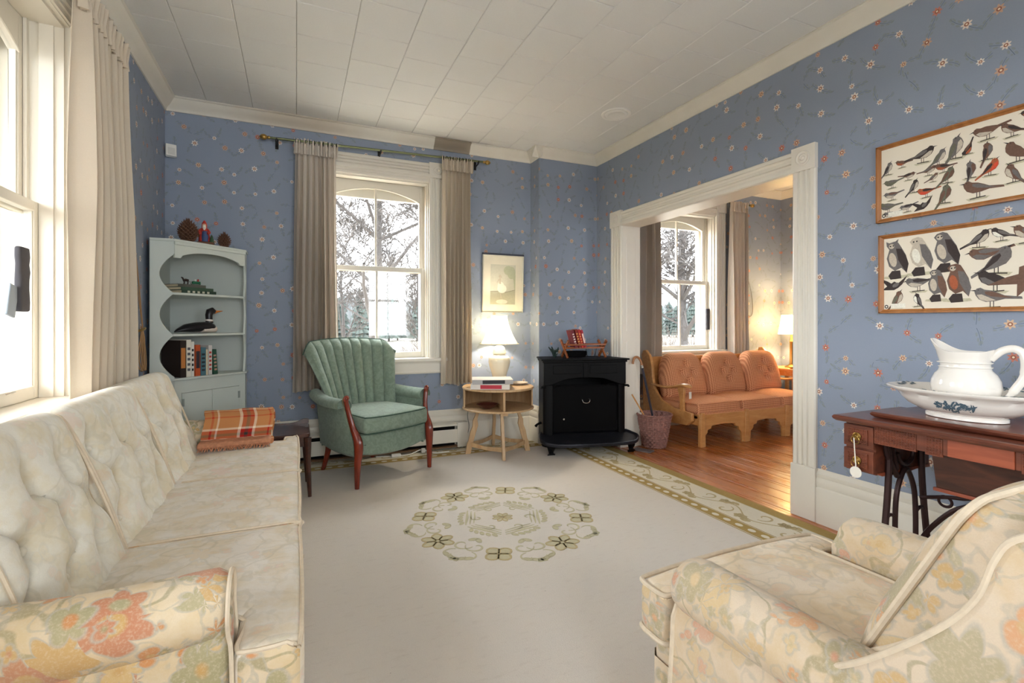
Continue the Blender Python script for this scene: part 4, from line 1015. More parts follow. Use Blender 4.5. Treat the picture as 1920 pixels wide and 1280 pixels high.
dr = obj('screen_door', prism([(-.315, .18), (.315, .18), (.315, .582), (.16, .598), (0, .603), (-.16, .598), (-.315, .582)], 'y', .010, .022), M_black, bevel=.003, **L)
bm = BM(); add_tube(bm, smooth_path([(-.30, .008, .19), (-.30, .008, .57), (-.15, .008, .586), (0, .008, .592), (.15, .008, .586), (.30, .008, .57), (.30, .008, .19)], 4), .004, 6); obj('door_moulding', bm, M_iron, parent=dr, world=False)
obj('handle', tube(smooth_path([(-.032, .008, .475), (-.036, -.018, .470), (-.026, -.024, .447), (0, -.026, .440), (.026, -.024, .447), (.036, -.018, .470), (.032, .008, .475)], 4), .0035, 8), M_nickel, parent=dr, world=False)
obj('knob', lathe([(.008, 0), (.009, .004), (.0, .007)], 12).transform(Matrix.Identity(4)) or tube([(-.20, .008, .30), (-.20, -.004, .30)], [.007, .008], 10), M_nickel, parent=dr, world=False)
def hearth_outline(k): return [(-W-.015, .06), (-W-.045, -.02), (-W-.05, -.09), (-W-.01, -.155), (-.30, -.19), (-.15, -.215), (.05, -.215), (.25, -.205), (W, -.18), (W+.065, -.13), (W+.085, -.07), (W+.05, -.01), (W, .06)]
hp = [(p.x, p.y) for p in smooth_path([(a, b, 0) for a, b in hearth_outline(0)], 4)]
hz = lambda y: .055*max(0, min(1, (y+.19)/.21))
bm = prism(hp, 'z', .095, .118)
for v in bm.verts: v.co.z += hz(v.co.y)
obj('hearth', bm, M_hearth, bevel=.006, **L)
obj('hearth_rim', tube([(x*.985, y, .121+hz(y)) for x, y in hp], .0085, 6), M_hearth, **L)
obj('hearth_skirt', prism([(x*.93, y*.80+.03) for x, y in hp], 'z', .078, .10), M_iron, **L)
obj('floor_plate', prism(body_poly(W, .0, .345), 'z', .10, .168), M_iron, **L)
for (x, y) in ((-.34, -.08), (.40, -.07), (-.30, .29), (.23, .29)):
    P = smooth_path([(x, y, .10), (x, y-.01, .075), (x+.0, y-.004, .045), (x, y-.008, .022), (x, y-.014, .013)], 3); obj('foot', tube(P, [.044-.022*min(1, k/7)+(.012 if k > 9 else 0) for k in range(len(P))], 10), M_iron, **L)

# things on the stove (world coordinates)
STZ = .835
rk = thing('book_rack', 'orange-brown wooden X-frame book rack on top of the black stove', 'rack', (2.42, 3.86, STZ), R(-6)); L = dict(parent=rk, world=False)
M_rack = wood('varnished_beech', (120, 58, 26), (172, 98, 48), (4, 22, 22), .25, .5)
for sx in (-.205, .175):
    for (a, b) in (((-.080, 0), (.070, .160)), ((.080, 0), (-.070, .160))):
        d = Vector((0, b[0]-a[0], b[1]-a[1])); n_ = Vector((0, -d.z, d.y)).normalized()*.013
        P = [(a[0]-n_.y, a[1]-n_.z+.006), (a[0]+n_.y, a[1]+n_.z+.001), (b[0]+n_.y, b[1]+n_.z), (b[0]-n_.y, b[1]-n_.z)]
        off = .0 if a[0] < 0 else .013
        P = [(p[0], max(.0005, p[1])) for p in P]
        obj('cross_leg', prism(P, 'x', sx+off, sx+off+.015), M_rack, bevel=.002, **L)
for (y, z) in ((-.058, .122), (-.030, .092), (.058, .122), (.030, .092)): obj('rail', box(-.20, .195, y-.005, y+.005, z-.008, z+.008), M_rack, bevel=.002, **L)
def stovebook(label, x, cover, t, h, tc, lean):
    return book(label, (t, .105, h), cover, Matrix.Translation((2.42, 3.86, STZ)) @ Matrix.Rotation(R(-6), 4, 'Z') @ Vector((x, 0, .096)), (0, R(lean), R(-6)), 'books in the wooden rack on the stove', tc)
stovebook('maroon book leaning at the left end of the rack on the stove', -.098, (112, 38, 50), .026, .165, ((226, 214, 200), 'bars'), -15)
stovebook('dark red book with gilt spine bars, second in the stove rack', -.060, (132, 40, 30), .024, .170, ((222, 160, 80), 'bars'), -15)
stovebook('bright red book, third in the stove rack', -.033, (178, 42, 40), .022, .168, ((214, 140, 80), 'bars'), -15)
stovebook('crimson book with pale edge, rightmost in the stove rack', -.006, (166, 36, 52), .020, .164, ((230, 200, 190), 'panel'), -15)
tag(obj('iron_pot', lathe([(.0, 0), (.10, 0), (.118, .02), (.12, .05), (.112, .056), (.106, .05), (.09, .012), (0, .01)], 28, (2.40, 3.975, STZ), sy=.6), M_black, origin=(2.40, 3.975, STZ)), 'low black iron pan behind the book rack on the stove', 'pan')
bm = BM(); rn = random.Random(4)
for k in range(9):
    a = rn.uniform(-.9, .9); P = [(2.185, 3.99, STZ+.005), (2.185+.03*math.sin(a), 3.99+rn.uniform(-.02, .02), STZ+.05), (2.185+.07*math.sin(a), 3.99+rn.uniform(-.03, .03), STZ+.085+rn.uniform(-.02, .02))]; add_tube(bm, smooth_path(P, 3), [.012, .013, .012, .011, .009, .007, .004], 6)
tag(obj('dark_ornament', bm, plain('dark_green_glaze', (44, 58, 54), .25), origin=(2.185, 3.99, STZ)), 'small dark green leafy ornament at the back left of the stove', 'ornament')
g = bpy.data.materials.new('clear_glass'); g.use_nodes = True; b_ = g.node_tree.nodes['Principled BSDF']; b_.inputs['Transmission Weight'].default_value = 1; b_.inputs['Roughness'].default_value = .05; b_.inputs['Base Color'].default_value = (.85, .92, .95, 1)
tag(obj('glass_dish', lathe([(0, 0), (.035, 0), (.038, .004), (.05, .05), (.055, .085), (.051, .085), (.046, .05), (.034, .008), (0, .006)], 24, (2.56, 3.955, STZ)), g, origin=(2.56, 3.955, STZ)), 'small clear glass dish behind the right end of the stove rack', 'dish')

# ------------------------------------------------------------ curtains and rods
def curtain(name, label, along, a0, a1, c, z0, z1, folds, seed, m, group, flare=.0, ruffle=True, out=-1, amp=.040, cat='curtain'):
    """along 'x' or 'y'; c = coordinate of the wall-parallel plane; out = direction into the room"""
    rn = random.Random(seed); t = thing(name, label, cat, ((a0+a1)/2, c, z0) if along == 'x' else (c, (a0+a1)/2, z0), 0, group)
    ph = [rn.uniform(0, 6.28) for _ in range(4)]; W_ = a1-a0
    kn = [0]; 
    for k in range(folds): kn.append(kn[-1]+rn.uniform(.6, 1.4))
    kn = [q/kn[-1] for q in kn]; am = [rn.uniform(.6, 1.25) for _ in range(folds)]
    def wave(u):
        for k in range(folds):
            if u <= kn[k+1]+1e-9: q = (u-kn[k])/(kn[k+1]-kn[k]); return am[k]*(-math.cos(2*PI*q)), math.sin(2*PI*q)*.5
        return -am[-1], 0
    def f(u, v, th=0):
        w_, sx = wave(u); g_ = .55+.45*min(1, (1-v)*2.2)      # gathered tight at the top
        s = a0+W_*u+ (u-.5)*flare*(1-v)+sx*.010+.006*math.sin(v*5+ph[0]+u*7)*(1-v)
        d = amp*w_*g_*(1+.25*math.sin(v*4+ph[1]+u*3))
        z = z0+(z1-z0)*v+ .006*math.sin(u*9+ph[2])*(1-v)
        dd = c+out*(d+th)
        return Vector((s, dd, z)) if along == 'x' else Vector((dd, s, z))
    bm = BM(); nu, nv = folds*10, 26
    A = add_grid(bm, lambda u, v: f(u, v, .0015), nu, nv); B_ = add_grid(bm, lambda u, v: f(u, v, -.0015), nu, nv, flip=True)
    for i in range(nu):
        for j in (0, nv): bm.faces.new([A[i][j], A[i+1][j], B_[i+1][j], B_[i][j]])
    for j in range(nv):
        for i in (0, nu): bm.faces.new([A[i][j], A[i][j+1], B_[i][j+1], B_[i][j]])
    bmesh.ops.recalc_face_normals(bm, faces=bm.faces)
    obj('panel', bm, m, t)
    if ruffle:
        bm = BM(); nf = folds*2
        def r(u, v, th=0):
            s = a0-.012+(W_+.024)*u; d = .016*math.sin(nf*2*PI*u+ph[3])*(.35+1.1*abs(v-.35))+.007*math.sin(nf*3.3*PI*u+ph[1]); z = z1-.05+.115*v+.010*math.sin(nf*1.7*PI*u)*v
            dd = c+out*(d+th+.004); return Vector((s+.006*math.sin(nf*4*PI*u+v), dd, z)) if along == 'x' else Vector((dd, s, z))
        add_grid(bm, lambda u, v: r(u, v, .006), nf*10, 8); add_grid(bm, lambda u, v: r(u, v, .001), nf*10, 8, flip=True)
        obj('gathered_heading', bm, m, t)
    return t
curtain('curtain', 'left taupe curtain panel of the window behind the green chair', 'x', -.005, .300, YB-.080, .60, 2.555, 8, 1, M_curt, 'lined curtains', .05)
curtain('curtain', 'right taupe curtain panel of the window behind the green chair, next to the lamp', 'x', 1.205, 1.475, YB-.085, .60, 2.575, 7, 2, M_curt2, 'lined curtains', .02)
curtain('curtain', 'left taupe curtain panel in the far room, partly behind the opening', 'x', 3.40, 3.655, YB-.105, .60, 2.54, 6, 3, M_curt, 'lined curtains', .02)
curtain('curtain', 'right tan curtain panel in the far room beside the corner', 'x', 4.70, 4.955, YB-.105, .60, 2.52, 6, 4, M_curt, 'lined curtains', .02)
curtain('curtain', 'large cream curtain at the left window, hanging behind the sofa', 'y', 2.51, 3.055, XL+.095, .815, 2.47, 8, 5, M_curt2, 'lined curtains', .03, out=1, amp=.042)
def rod(label, x0, x1, y, z, zr, rings, brk, wall_y):
    t = thing('curtain_rod', label, 'rod', (x0, y, z), 0, 'brass curtain rods'); zz = lambda x: z+(zr-z)*(x-x0)/(x1-x0)
    obj('pole', tube([(x0, y, z), (x1, y, zr)], .0095, 12), M_rod, t)
    for x, s in ((x0, -1), (x1, 1)):
        b = lathe([(.0, 0), (.012, .002), (.013, .012), (.008, .018), (.018, .030), (.022, .044), (.018, .060), (.008, .072), (0, .078)], 16); b.transform(Matrix.Translation((x, y, zz(x))) @ Matrix.Rotation(R(90*s), 4, 'Y')); obj('finial', b, M_brass, t)
    for x in brk:
        bm = BM(); add_box(bm, x-.012, x+.012, wall_y-.004, wall_y, zz(x)-.055, zz(x)+.02); add_tube(bm, [(x, wall_y, zz(x)-.03), (x, y, zz(x)-.022)], .006, 6); add_tube(bm, [(x, y-.014, zz(x)), (x, y-.010, zz(x)-.018), (x, y+.010, zz(x)-.018), (x, y+.014, zz(x))], .006, 6); obj('bracket', bm, M_ring, t)
    for x in rings:
        obj('ring', tube([(x+.001*math.cos(a), y+.016*math.cos(a), zz(x)-.004+.017*math.sin(a)) for a in [2*PI*k/14 for k in range(14)]], .0028, 5, closed=True), M_ring, t)
    return t
rod('tarnished brass curtain rod over the window behind the green chair', -.185, 1.585, YB-.095, 2.60, 2.645, [.00+.034*k for k in range(10)]+[1.21+.030*k for k in range(9)], (-.14, .66, 1.54), YB)
rod('brass curtain rod over the far room window', 3.36, 5.02, YB-.095, 2.585, 2.575, [3.42+.04*k for k in range(6)]+[4.71+.04*k for k in range(6)], (3.40, 4.12, 4.98), YB)
rod('brass curtain rod over the left window above the sofa', .6, 0, 0, 2, 2, [], (), 0) if False else None
t = thing('curtain_rod', 'dark curtain rod along the top of the left window', 'rod', (XL+.085, 2.0, 2.56), 0, 'brass curtain rods')
obj('pole', tube([(XL+.09, 1.0, 2.555), (XL+.09, 3.13, 2.535)], .0095, 12), M_rod, t)
for k in range(9): y = 2.53+.062*k; obj('ring', tube([(XL+.09+.017*math.cos(a), y, 2.540+.017*math.sin(a)) for a in [2*PI*q/14 for q in range(14)]], .003, 5, closed=True), M_ring, t)
for y in (1.05, 3.08): obj('bracket', tube([(XL, y, 2.51), (XL+.06, y, 2.51), (XL+.09, y, 2.53)], .007, 6), M_ring, t)
M_cord = plain('tan_cord', (176, 138, 98), .85)
cd_ = thing('draw_cord', 'tan curtain cord knotted in long loops on the left wall by the corner cabinet', 'cord', (XL+.02, 3.70, 1.13))
obj('line', tube(smooth_path([(XL+.03, 3.13, 2.45), (XL+.02, 3.35, 2.0), (XL+.02, 3.56, 1.55), (XL+.025, 3.68, 1.13)], 6), .0035, 6), M_cord, cd_)
obj('line', tube(smooth_path([(XL+.03, 3.10, 2.45), (XL+.02, 3.22, 2.0), (XL+.02, 3.46, 1.62), (XL+.025, 3.675, 1.13)], 6), .0025, 6), M_cord, cd_)
for k in range(4): a = -.05+.03*k; obj('loop', tube(smooth_path([(XL+.02, 3.68, 1.13), (XL+.03, 3.66+a, 1.05), (XL+.03, 3.62+a*1.6, .93), (XL+.035, 3.67+a, .86), (XL+.02, 3.73+a, .95), (XL+.02, 3.70, 1.13)], 6), .0035, 6), M_cord, cd_)
obj('cleat', tube([(XL+.005, 3.60, 1.10), (XL+.03, 3.66, 1.11), (XL+.03, 3.71, 1.12)], .008, 8), M_brass, cd_)
cd2 = thing('draw_cord', 'thin dark cord loop hanging beside the right curtain in the far room', 'cord', (5.05, YB-.01, 1.9))
obj('loop', tube(smooth_path([(4.99, YB-.02, 2.5), (5.05, YB-.012, 2.1), (5.03, YB-.015, 1.85), (5.14, YB-.01, 1.55), (5.17, YB-.01, 1.30), (5.11, YB-.01, 1.24), (5.05, YB-.01, 1.4), (5.03, YB-.015, 1.85)], 6), .0025, 5), plain('dark_cord', (96, 84, 66), .8), cd2)
obj('knot', tube([(5.01, YB-.02, 1.83), (5.06, YB-.02, 1.87)], .014, 8), M_cord, cd2)
def felt(label, M):
    t = thing('felt_pad', label, 'pad', M.translation[:]); b = BM(); soft_box(b, (0, 0, 0), (.075, .022, .25), .008, (3, 1, 8), lambda P, u: P+Vector((0, .004*noise.noise(P*25), 0)), M); obj('strip', b, M_felt, t); return t
felt('dark grey felt strip hung on the right side of the left window sash', Matrix.Translation((XL-.080, 2.50, 1.32)) @ Matrix.Rotation(R(90), 4, 'Z'))
bm = BM(); soft_box(bm, (0, 0, 0), (.06, .010, .12), .004, (3, 1, 4), None, Matrix.Translation((XL-.085, 2.435, 1.235)) @ Matrix.Rotation(R(90), 4, 'Z') @ Matrix.Rotation(R(14), 4, 'Y')); obj('pale_strip', bm, colour((156, 166, 176)), bpy.data.objects['felt_pad'])
felt('dark grey felt strip on the right stile of the far room window', Matrix.Translation((W2+.425, YB+.086, 1.20)))

# ------------------------------------------------------------ pictures on the walls
def picture_frame(t, M, w_, h_, fw, fd, mat, nm=('rail', 'stile')):
    """M: local x right, z up, y into the wall (0 = wall); frame stands proud to -fd"""
    pr = [(0, 0), (0, -fd), (fw*.35, -fd), (fw*.6, -fd*.7), (fw, -fd*.55), (fw, 0)]
    for s in (-1, 1):
        b = BM(); add_prism(b, [(s*(w_/2-a), d) for a, d in pr], 'z', -h_/2, h_/2, M=M); obj('frame_stile', b, mat, t, smooth=False)
        b = BM(); add_prism(b, [(d, s*(h_/2-a)) for a, d in pr], 'x', -w_/2+.001, w_/2-.001, M=M); obj('frame_rail', b, mat, t, smooth=False)
def poly_obj(name, M, polys, mats, t, base):
    bm = BM(); order = list(mats.keys()); z = base
    for i, (mk, pts) in enumerate(polys):
        z = base-.00012*(1+i*.02); vs = [bm.verts.new(M @ Vector((p[0], z-.0003*({'x': 0}.get(mk, 1)), p[1]))) for p in pts]
        try: f = bm.faces.new(vs)
        except ValueError: continue
        f.material_index = order.index(mk)
    bmesh.ops.recalc_face_normals(bm, faces=bm.faces); return obj(name, bm, [mats[k] for k in order], t, smooth=False)
M_bp = plain('aged_poster_paper', (232, 222, 204), .75, var=.03, sc=4)
BIRD = {k: plain('bird_ink_'+k, c, .8, var=.25, sc=120) for k, c in dict(brown=(112, 84, 70), dark=(62, 52, 50), grey=(110, 104, 102), olive=(106, 104, 88), red=(208, 78, 52), cream=(196, 184, 166), shade=(196, 188, 160), rust=(170, 92, 60), black=(40, 36, 38), paper=(238, 230, 216)).items()}
def bird(polys, kind, cx, cy, L, ang, col, flip=1, wing='dark', belly=None):
    ca, sa = math.cos(R(ang)), math.sin(R(ang))
    T_ = lambda p: (cx+L*(p[0]*flip*ca-p[1]*sa), cy+L*(p[0]*flip*sa+p[1]*ca))
    def ell(x, y, a, b, r=0, n=14): return [T_((x+a*math.cos(t)*math.cos(r)-b*math.sin(t)*math.sin(r), y+a*math.cos(t)*math.sin(r)+b*math.sin(t)*math.cos(r))) for t in [2*PI*k/n for k in range(n)]]
    gx = lambda pts: [(cx+L*p[0]*flip, cy+L*p[1]) for p in pts]
    if kind == 'owl':
        polys.append(('shade', gx([(-.3, -.52), (.3, -.5), (.36, -.58), (0, -.62), (-.34, -.58)])))
        polys.append(('dark', gx([(-.10, -.36), (.12, -.36), (.15, -.60), (-.14, -.62), (-.2, -.5)])))
        body = [(-.14, .30), (-.20, .42), (-.12, .50), (.02, .52), (.12, .46), (.18, .32), (.28, .05), (.30, -.22), (.22, -.44), (.12, -.30), (-.06, -.36), (-.20, -.20), (-.24, .05)]
        polys.append((col, [T_(p) for p in body])); polys.append((wing, [T_(p) for p in [(.04, .30), (.18, .26), (.28, .02), (.32, -.22), (.24, -.48), (.16, -.30), (.06, -.05)]]))
        polys.append((belly or 'cream', ell(-.08, -.02, .10, .22, .1))); polys.append(('cream', ell(-.07, .39, .075, .075))); polys.append(('black', ell(-.10, .40, .022, .022, 0, 8))); polys.append(('black', ell(-.02, .40, .022, .022, 0, 8)))
        if belly is None: polys += [(col, [T_((-.20, .42)), T_((-.20, .56)), T_((-.10, .49))]), (col, [T_((.10, .47)), T_((.14, .57)), T_((.03, .51))])]
        return
    if kind == 'swift':
        polys.append((col, [T_(p) for p in [(-.1, .1), (.02, .16), (.15, .05), (.55, .30), (.30, -.02), (.12, -.14), (-.05, -.20), (-.5, -.10), (-.28, .02), (-.5, .42), (-.22, .22)]])); polys.append((wing, ell(.05, 0, .14, .08, .4))); return
    if kind != 'fly':
        polys.append(('shade', gx([(-.28, -.30), (.0, -.26), (.3, -.30), (.22, -.36), (-.2, -.37)])))
        for q in (-.02, .05): polys.append(('dark', gx([(q, -.10), (q+.018, -.10), (q+.018, -.30), (q, -.30)])))
        polys.append(('dark', gx([(-.18, -.30), (.2, -.27), (.2, -.30), (-.18, -.33)])))
    body = [(-.36, .10), (-.32, .19), (-.24, .22), (-.15, .17), (.0, .155), (.15, .10), (.28, .04), (.62, .03), (.64, -.03), (.30, -.05), (.12, -.12), (-.08, -.16), (-.24, -.10), (-.32, .0)]
    polys.append((col, [T_(p) for p in body])); polys.append((belly or 'cream', [T_(p) for p in [(-.30, .02), (-.2, .04), (-.02, -.04), (.12, -.10), (-.06, -.145), (-.22, -.10)]]))
    polys.append((wing, [T_(p) for p in [(-.14, .12), (.02, .13), (.22, .05), (.46, -.01), (.24, -.02), (.0, .0), (-.12, .05)]])); polys.append(('black', [T_((-.34, .155)), T_((-.47, .125)), T_((-.34, .115))])); polys.append(('black', ell(-.28, .155, .014, .014, 0, 6)))
MR_ = Matrix.Translation((XR, 0, 0)) @ Matrix.Rotation(R(-90), 4, 'Z')    # picture x -> -Y, y(into wall) -> +X
def poster(label, yc, zc, w_, h_, birds, group):
    M = Matrix.Translation((XR, yc, zc)) @ Matrix.Rotation(R(-90), 4, 'Z')
    t = thing('framed_bird_chart', label, 'picture', (XR, yc, zc), 0, group); picture_frame(t, M, w_, h_, .020, .024, M_oakframe)
    obj('chart_paper', add_box(BM(), -w_/2+.015, w_/2-.015, -.010, -.001, -h_/2+.015, h_/2-.015, M=M), M_bp, t, smooth=False)
    polys = []
    for b in birds: bird(polys, *b)
    a, b = -w_/2+.032, -h_/2+.034; ell = lambda r: [(a+r*math.cos(2*PI*k/14), b+r*1.1*math.sin(2*PI*k/14)) for k in range(14)]
    polys += [('black', ell(.0085)), ('paper', ell(.0045)), ('paper', [(a+.02, b-.008), (a+.085, b-.008), (a+.085, b+.014), (a+.02, b+.014)])]
    poly_obj('bird_print', M, polys, BIRD, t, -.0102); return t
# left edge of both frames at y = 1.568; picture-local x = (1.568 - y) - w/2
PW = 1.13; X_ = lambda u: u*.568-PW/2     # u = 0..1 over the part inside the photograph
rn = random.Random(12); B1 = []
for (u, v, l, a, c, fl_, kd, wg, be) in [(.09,.70,.085,50,'grey',-1,'s','dark','cream'),(.20,.74,.07,0,'brown',1,'s','brown','rust'),(.36,.78,.12,8,'dark',-1,'s','grey','cream'),(.47,.68,.10,40,'grey',-1,'s','olive','cream'),(.58,.74,.135,58,'grey',-1,'s','olive','cream'),
   (.12,.50,.085,12,'olive',1,'s','grey','olive'),(.25,.545,.07,-8,'brown',-1,'s','dark','cream'),(.40,.55,.075,4,'brown',-1,'s','grey','cream'),(.50,.55,.08,2,'brown',1,'s','dark','rust'),(.29,.375,.085,50,'dark',-1,'s','grey','cream'),
   (.12,.33,.085,12,'grey',1,'s','brown','cream'),(.38,.28,.09,8,'rust',1,'s','dark','red'),(.43,.44,.06,25,'brown',-1,'s','grey','cream'),(.53,.42,.10,45,'olive',-1,'s','brown','brown'),(.09,.175,.10,4,'olive',1,'s','grey','grey'),(.24,.12,.075,18,'grey',1,'s','dark','cream'),
   (.11,.06,.08,12,'grey',1,'s','olive','cream'),(.36,.10,.085,20,'dark',1,'swift','grey','cream'),(.51,.18,.115,58,'olive',-1,'s','brown','brown'),(.665,.70,.075,70,'dark',1,'s','brown','rust'),(.68,.42,.10,75,'grey',-1,'s','dark','brown'),(.78,.60,.10,70,'brown',-1,'s','dark','grey'),
   (.80,.40,.10,38,'rust',-1,'s','dark','red'),(.78,.86,.12,12,'brown',1,'s','brown','cream'),(.92,.80,.10,-20,'brown',1,'s','dark','cream'),(.72,.19,.135,-8,'brown',1,'s','grey','brown'),(.95,.52,.13,-35,'brown',1,'s','brown','brown'),(.93,.27,.11,-50,'brown',1,'s','grey','cream'),(1.02,.93,.07,5,'dark',1,'s','brown','rust'),
   (1.1,.6,.12,30,'grey',1,'s','brown','cream'),(1.2,.8,.11,10,'brown',1,'s','dark','cream'),(1.2,.3,.13,-10,'dark',-1,'s','grey','cream'),(1.4,.7,.12,40,'rust',-1,'s','dark','cream'),(1.4,.3,.11,0,'olive',1,'s','dark','cream'),(1.6,.75,.12,12,'brown',1,'s','grey','cream'),(1.6,.35,.13,-30,'grey',1,'s','brown','cream'),(1.8,.6,.13,20,'dark',-1,'s','brown','cream'),(1.8,.2,.1,0,'brown',1,'s','dark','cream')]:
    B1.append((kd, X_(u), (v-.5)*.36, l*1.08, a if fl_ > 0 else a, c, fl_, wg, be))
poster('upper framed chart of small songbirds with one red bird, over the sewing table', 1.568-PW/2, 1.862, PW, .392, B1, 'framed bird charts')
B2 = []
for (u, v, l, a, c, fl_, kd, wg, be) in [(.13,.70,.155,6,'grey',1,'owl','dark',None),(.31,.72,.155,6,'cream',1,'owl','grey','paper'),(.49,.74,.155,8,'grey',1,'owl','dark','cream'),(.12,.34,.11,10,'dark',1,'swift','grey','cream'),(.30,.36,.13,12,'grey',1,'s','dark','cream'),(.43,.32,.125,0,'grey',1,'owl','brown','cream'),(.57,.34,.145,4,'brown',1,'owl','grey','rust'),
   (.14,.14,.11,50,'brown',-1,'s','olive','cream'),(.30,.12,.085,-58,'dark',1,'s','grey','paper'),(.71,.83,.115,28,'dark',-1,'s','grey','cream'),(.84,.86,.095,-18,'dark',1,'s','grey','paper'),(.75,.65,.145,14,'brown',1,'fly','grey','grey'),(.82,.55,.165,36,'grey',-1,'s','dark','grey'),(.80,.33,.155,-12,'dark',1,'s','dark','grey'),(.78,.14,.150,-6,'grey',1,'s','brown','cream'),
   (.99,.40,.20,60,'brown',1,'swift','grey','rust'),(.98,.83,.12,-20,'brown',1,'s','grey','cream'),(1.2,.7,.16,10,'grey',1,'owl','dark','cream'),(1.35,.4,.14,20,'dark',-1,'s','grey','cream'),(1.5,.7,.15,0,'brown',1,'s','grey','cream'),(1.65,.4,.15,10,'grey',1,'owl','brown',None),(1.82,.7,.13,10,'dark',1,'s','grey','cream'),(1.5,.2,.13,0,'grey',1,'s','dark','cream'),(1.2,.2,.13,0,'brown',-1,'s','dark','cream')]:
    B2.append((kd, X_(u), (v-.5)*.37, l*1.08, a, c, fl_, wg, be))
poster('lower framed chart with three large owls at its left, over the sewing table', 1.556-PW/2, 1.401, PW, .400, B2, 'framed bird charts')
# ballerina picture on the back wall
M = Matrix.Translation((1.818, YB, 1.528)) @ Matrix.Rotation(R(2.5), 4, 'X') @ Matrix.Translation((0, -.012, 0))
t = thing('framed_print', 'pale framed print of a dancer beneath a tree, hung above the table lamp', 'picture', (1.818, YB, 1.528))
picture_frame(t, M, .425, .545, .011, .020, plain('silvered_frame', (190, 186, 172), .4, .3)); obj('dark_top_edge', add_box(BM(), -.2125, .2125, -.019, -.001, .2725, .290, M=M), colour((62, 66, 78)), t, smooth=False)
obj('mat_board', add_box(BM(), -.204, .204, -.008, -.001, -.264, .264, M=M), colour((222, 214, 192)), t, smooth=False)
PM = {k: plain('print_'+k, c, .8, var=.1, sc=50) for k, c in dict(sky=(200, 196, 176), ground=(176, 172, 148), tree=(178, 180, 150), skirt=(226, 222, 206), skin=(190, 178, 156), pond=(206, 202, 184), line=(150, 146, 126)).items()}
el = lambda x, y, a, b, n=18: [(x+a*math.cos(2*PI*k/n), y+b*math.sin(2*PI*k/n)) for k in range(n)]
PP_ = [('sky', [(-.13, -.195), (.13, -.195), (.13, .185), (-.13, .185)]), ('ground', [(-.13, -.195), (.13, -.195), (.13, -.05), (.03, -.075), (-.04, -.065), (-.13, -.07)]), ('line', [(-.13, -.07), (-.04, -.065), (.03, -.075), (.13, -.05), (.13, -.056), (.03, -.082), (-.04, -.072), (-.13, -.077)]), ('tree', el(.085, .11, .044, .06)), ('tree', el(.055, .13, .05, .045)), ('tree', [(.09, .08), (.13, .09), (.13, -.05), (.118, -.05), (.11, .04)]), ('pond', el(-.01, -.17, .06, .022)), ('skirt', el(-.01, -.045, .048, .042)), ('skirt', el(-.022, -.02, .034, .04)), ('skin', [(-.042, .055), (-.024, .058), (-.020, .0), (-.040, .0)]), ('skin', el(-.035, .072, .011, .013)), ('skin', [(-.045, .05), (-.065, .015), (-.060, .01), (-.036, .04)]), ('skin', [(-.030, .05), (-.010, .065), (-.030, .092), (-.036, .088), (-.022, .066)]), ('skin', [(-.028, -.085), (-.018, -.085), (-.016, -.135), (-.022, -.135)])]
poly_obj('dancer_print', M, PP_, PM, t, -.0082)
ms = thing('motion_sensor', 'small white plastic sensor high in the back left corner', 'sensor', (XL+.045, YB-.04, 2.42)); M = Matrix.Translation((XL+.043, YB-.033, 2.425)) @ Matrix.Rotation(R(20), 4, 'Z') @ Matrix.Rotation(R(-8), 4, 'X')
obj('body', prism([(-.032, -.018), (.032, -.018), (.036, .0), (.028, .022), (-.028, .022), (-.036, .0)], 'z', -.045, .045, M=M), M_plastic, ms, bevel=.004); obj('lens', add_box(BM(), -.022, .022, -.021, -.017, -.035, .015, M=M), colour((214, 212, 206)), ms)
vt = thing('ceiling_vent', 'round white cover plate on the ceiling near the opening', 'vent', (2.34, 3.25, ZC))
obj('outer_ring', lathe([(.118, 0), (.116, -.007), (.100, -.010), (.092, -.006), (.090, -.002)], 40, (2.34, 3.25, ZC), close_ends=False), M_plastic, vt)
obj('cover', lathe([(.092, -.003), (.085, -.011), (.070, -.013), (.066, -.010), (0, -.010)], 40, (2.34, 3.25, ZC)), M_plastic, vt)
# electric baseboard heater along the back wall
ht = thing('baseboard_heater', 'long cream electric baseboard heater along the back wall behind the green chair', 'heater', (.45, YB-.06, .03))
x0, x1, yw = -.62, 1.44, YB-.030
obj('casing', prism([(yw, .045), (yw-.012, .045), (yw-.012, .20), (yw-.030, .245), (yw, .250)], 'x', x0, x1), M_trim, ht, smooth=False)
obj('front_panel', prism([(yw-.062, .075), (yw-.058, .072), (yw-.052, .190), (yw-.056, .192)], 'x', x0, x1), M_trim, ht, smooth=False, bevel=.001)
obj('top_hood', prism([(yw-.06, .222), (yw-.052, .236), (yw-.02, .250), (yw-.02, .244), (yw-.05, .228)], 'x', x0, x1), M_trim, ht, smooth=False)
obj('dark_fins', box(x0+.02, x1-.12, yw-.048, yw-.014, .05, .225), M_black, ht, smooth=False)
obj('bottom_lip', prism([(yw-.062, .03), (yw-.012, .03), (yw-.012, .045), (yw-.066, .042)], 'x', x0, x1), colour((120, 92, 66)), ht, smooth=False)
for x in (x0, x1-.10): obj('end_cap', box(x, x+.10 if x > 0 else x+.06, yw-.066, yw, .028, .25), M_trim, ht, smooth=False, bevel=.003)
ct = thing('extension_cord', 'white extension cord with plug lying on the rug edge behind the green chair', 'cord', (.85, 4.20, .013))
obj('cable', tube(smooth_path([(.62, 4.27, .019), (.78, 4.235, .018), (.90, 4.24, .018), (1.0, 4.25, .045), (1.06, 4.235, .03), (1.12, 4.20, .018), (1.24, 4.20, .018)], 5), .0045, 6), M_plastic, ct); obj('plug', box(.74, .82, 4.21, 4.245, .014, .038), M_plastic, ct, bevel=.006); obj('plug', box(1.0, 1.035, 4.225, 4.255, .02, .058), M_plastic, ct, bevel=.006)

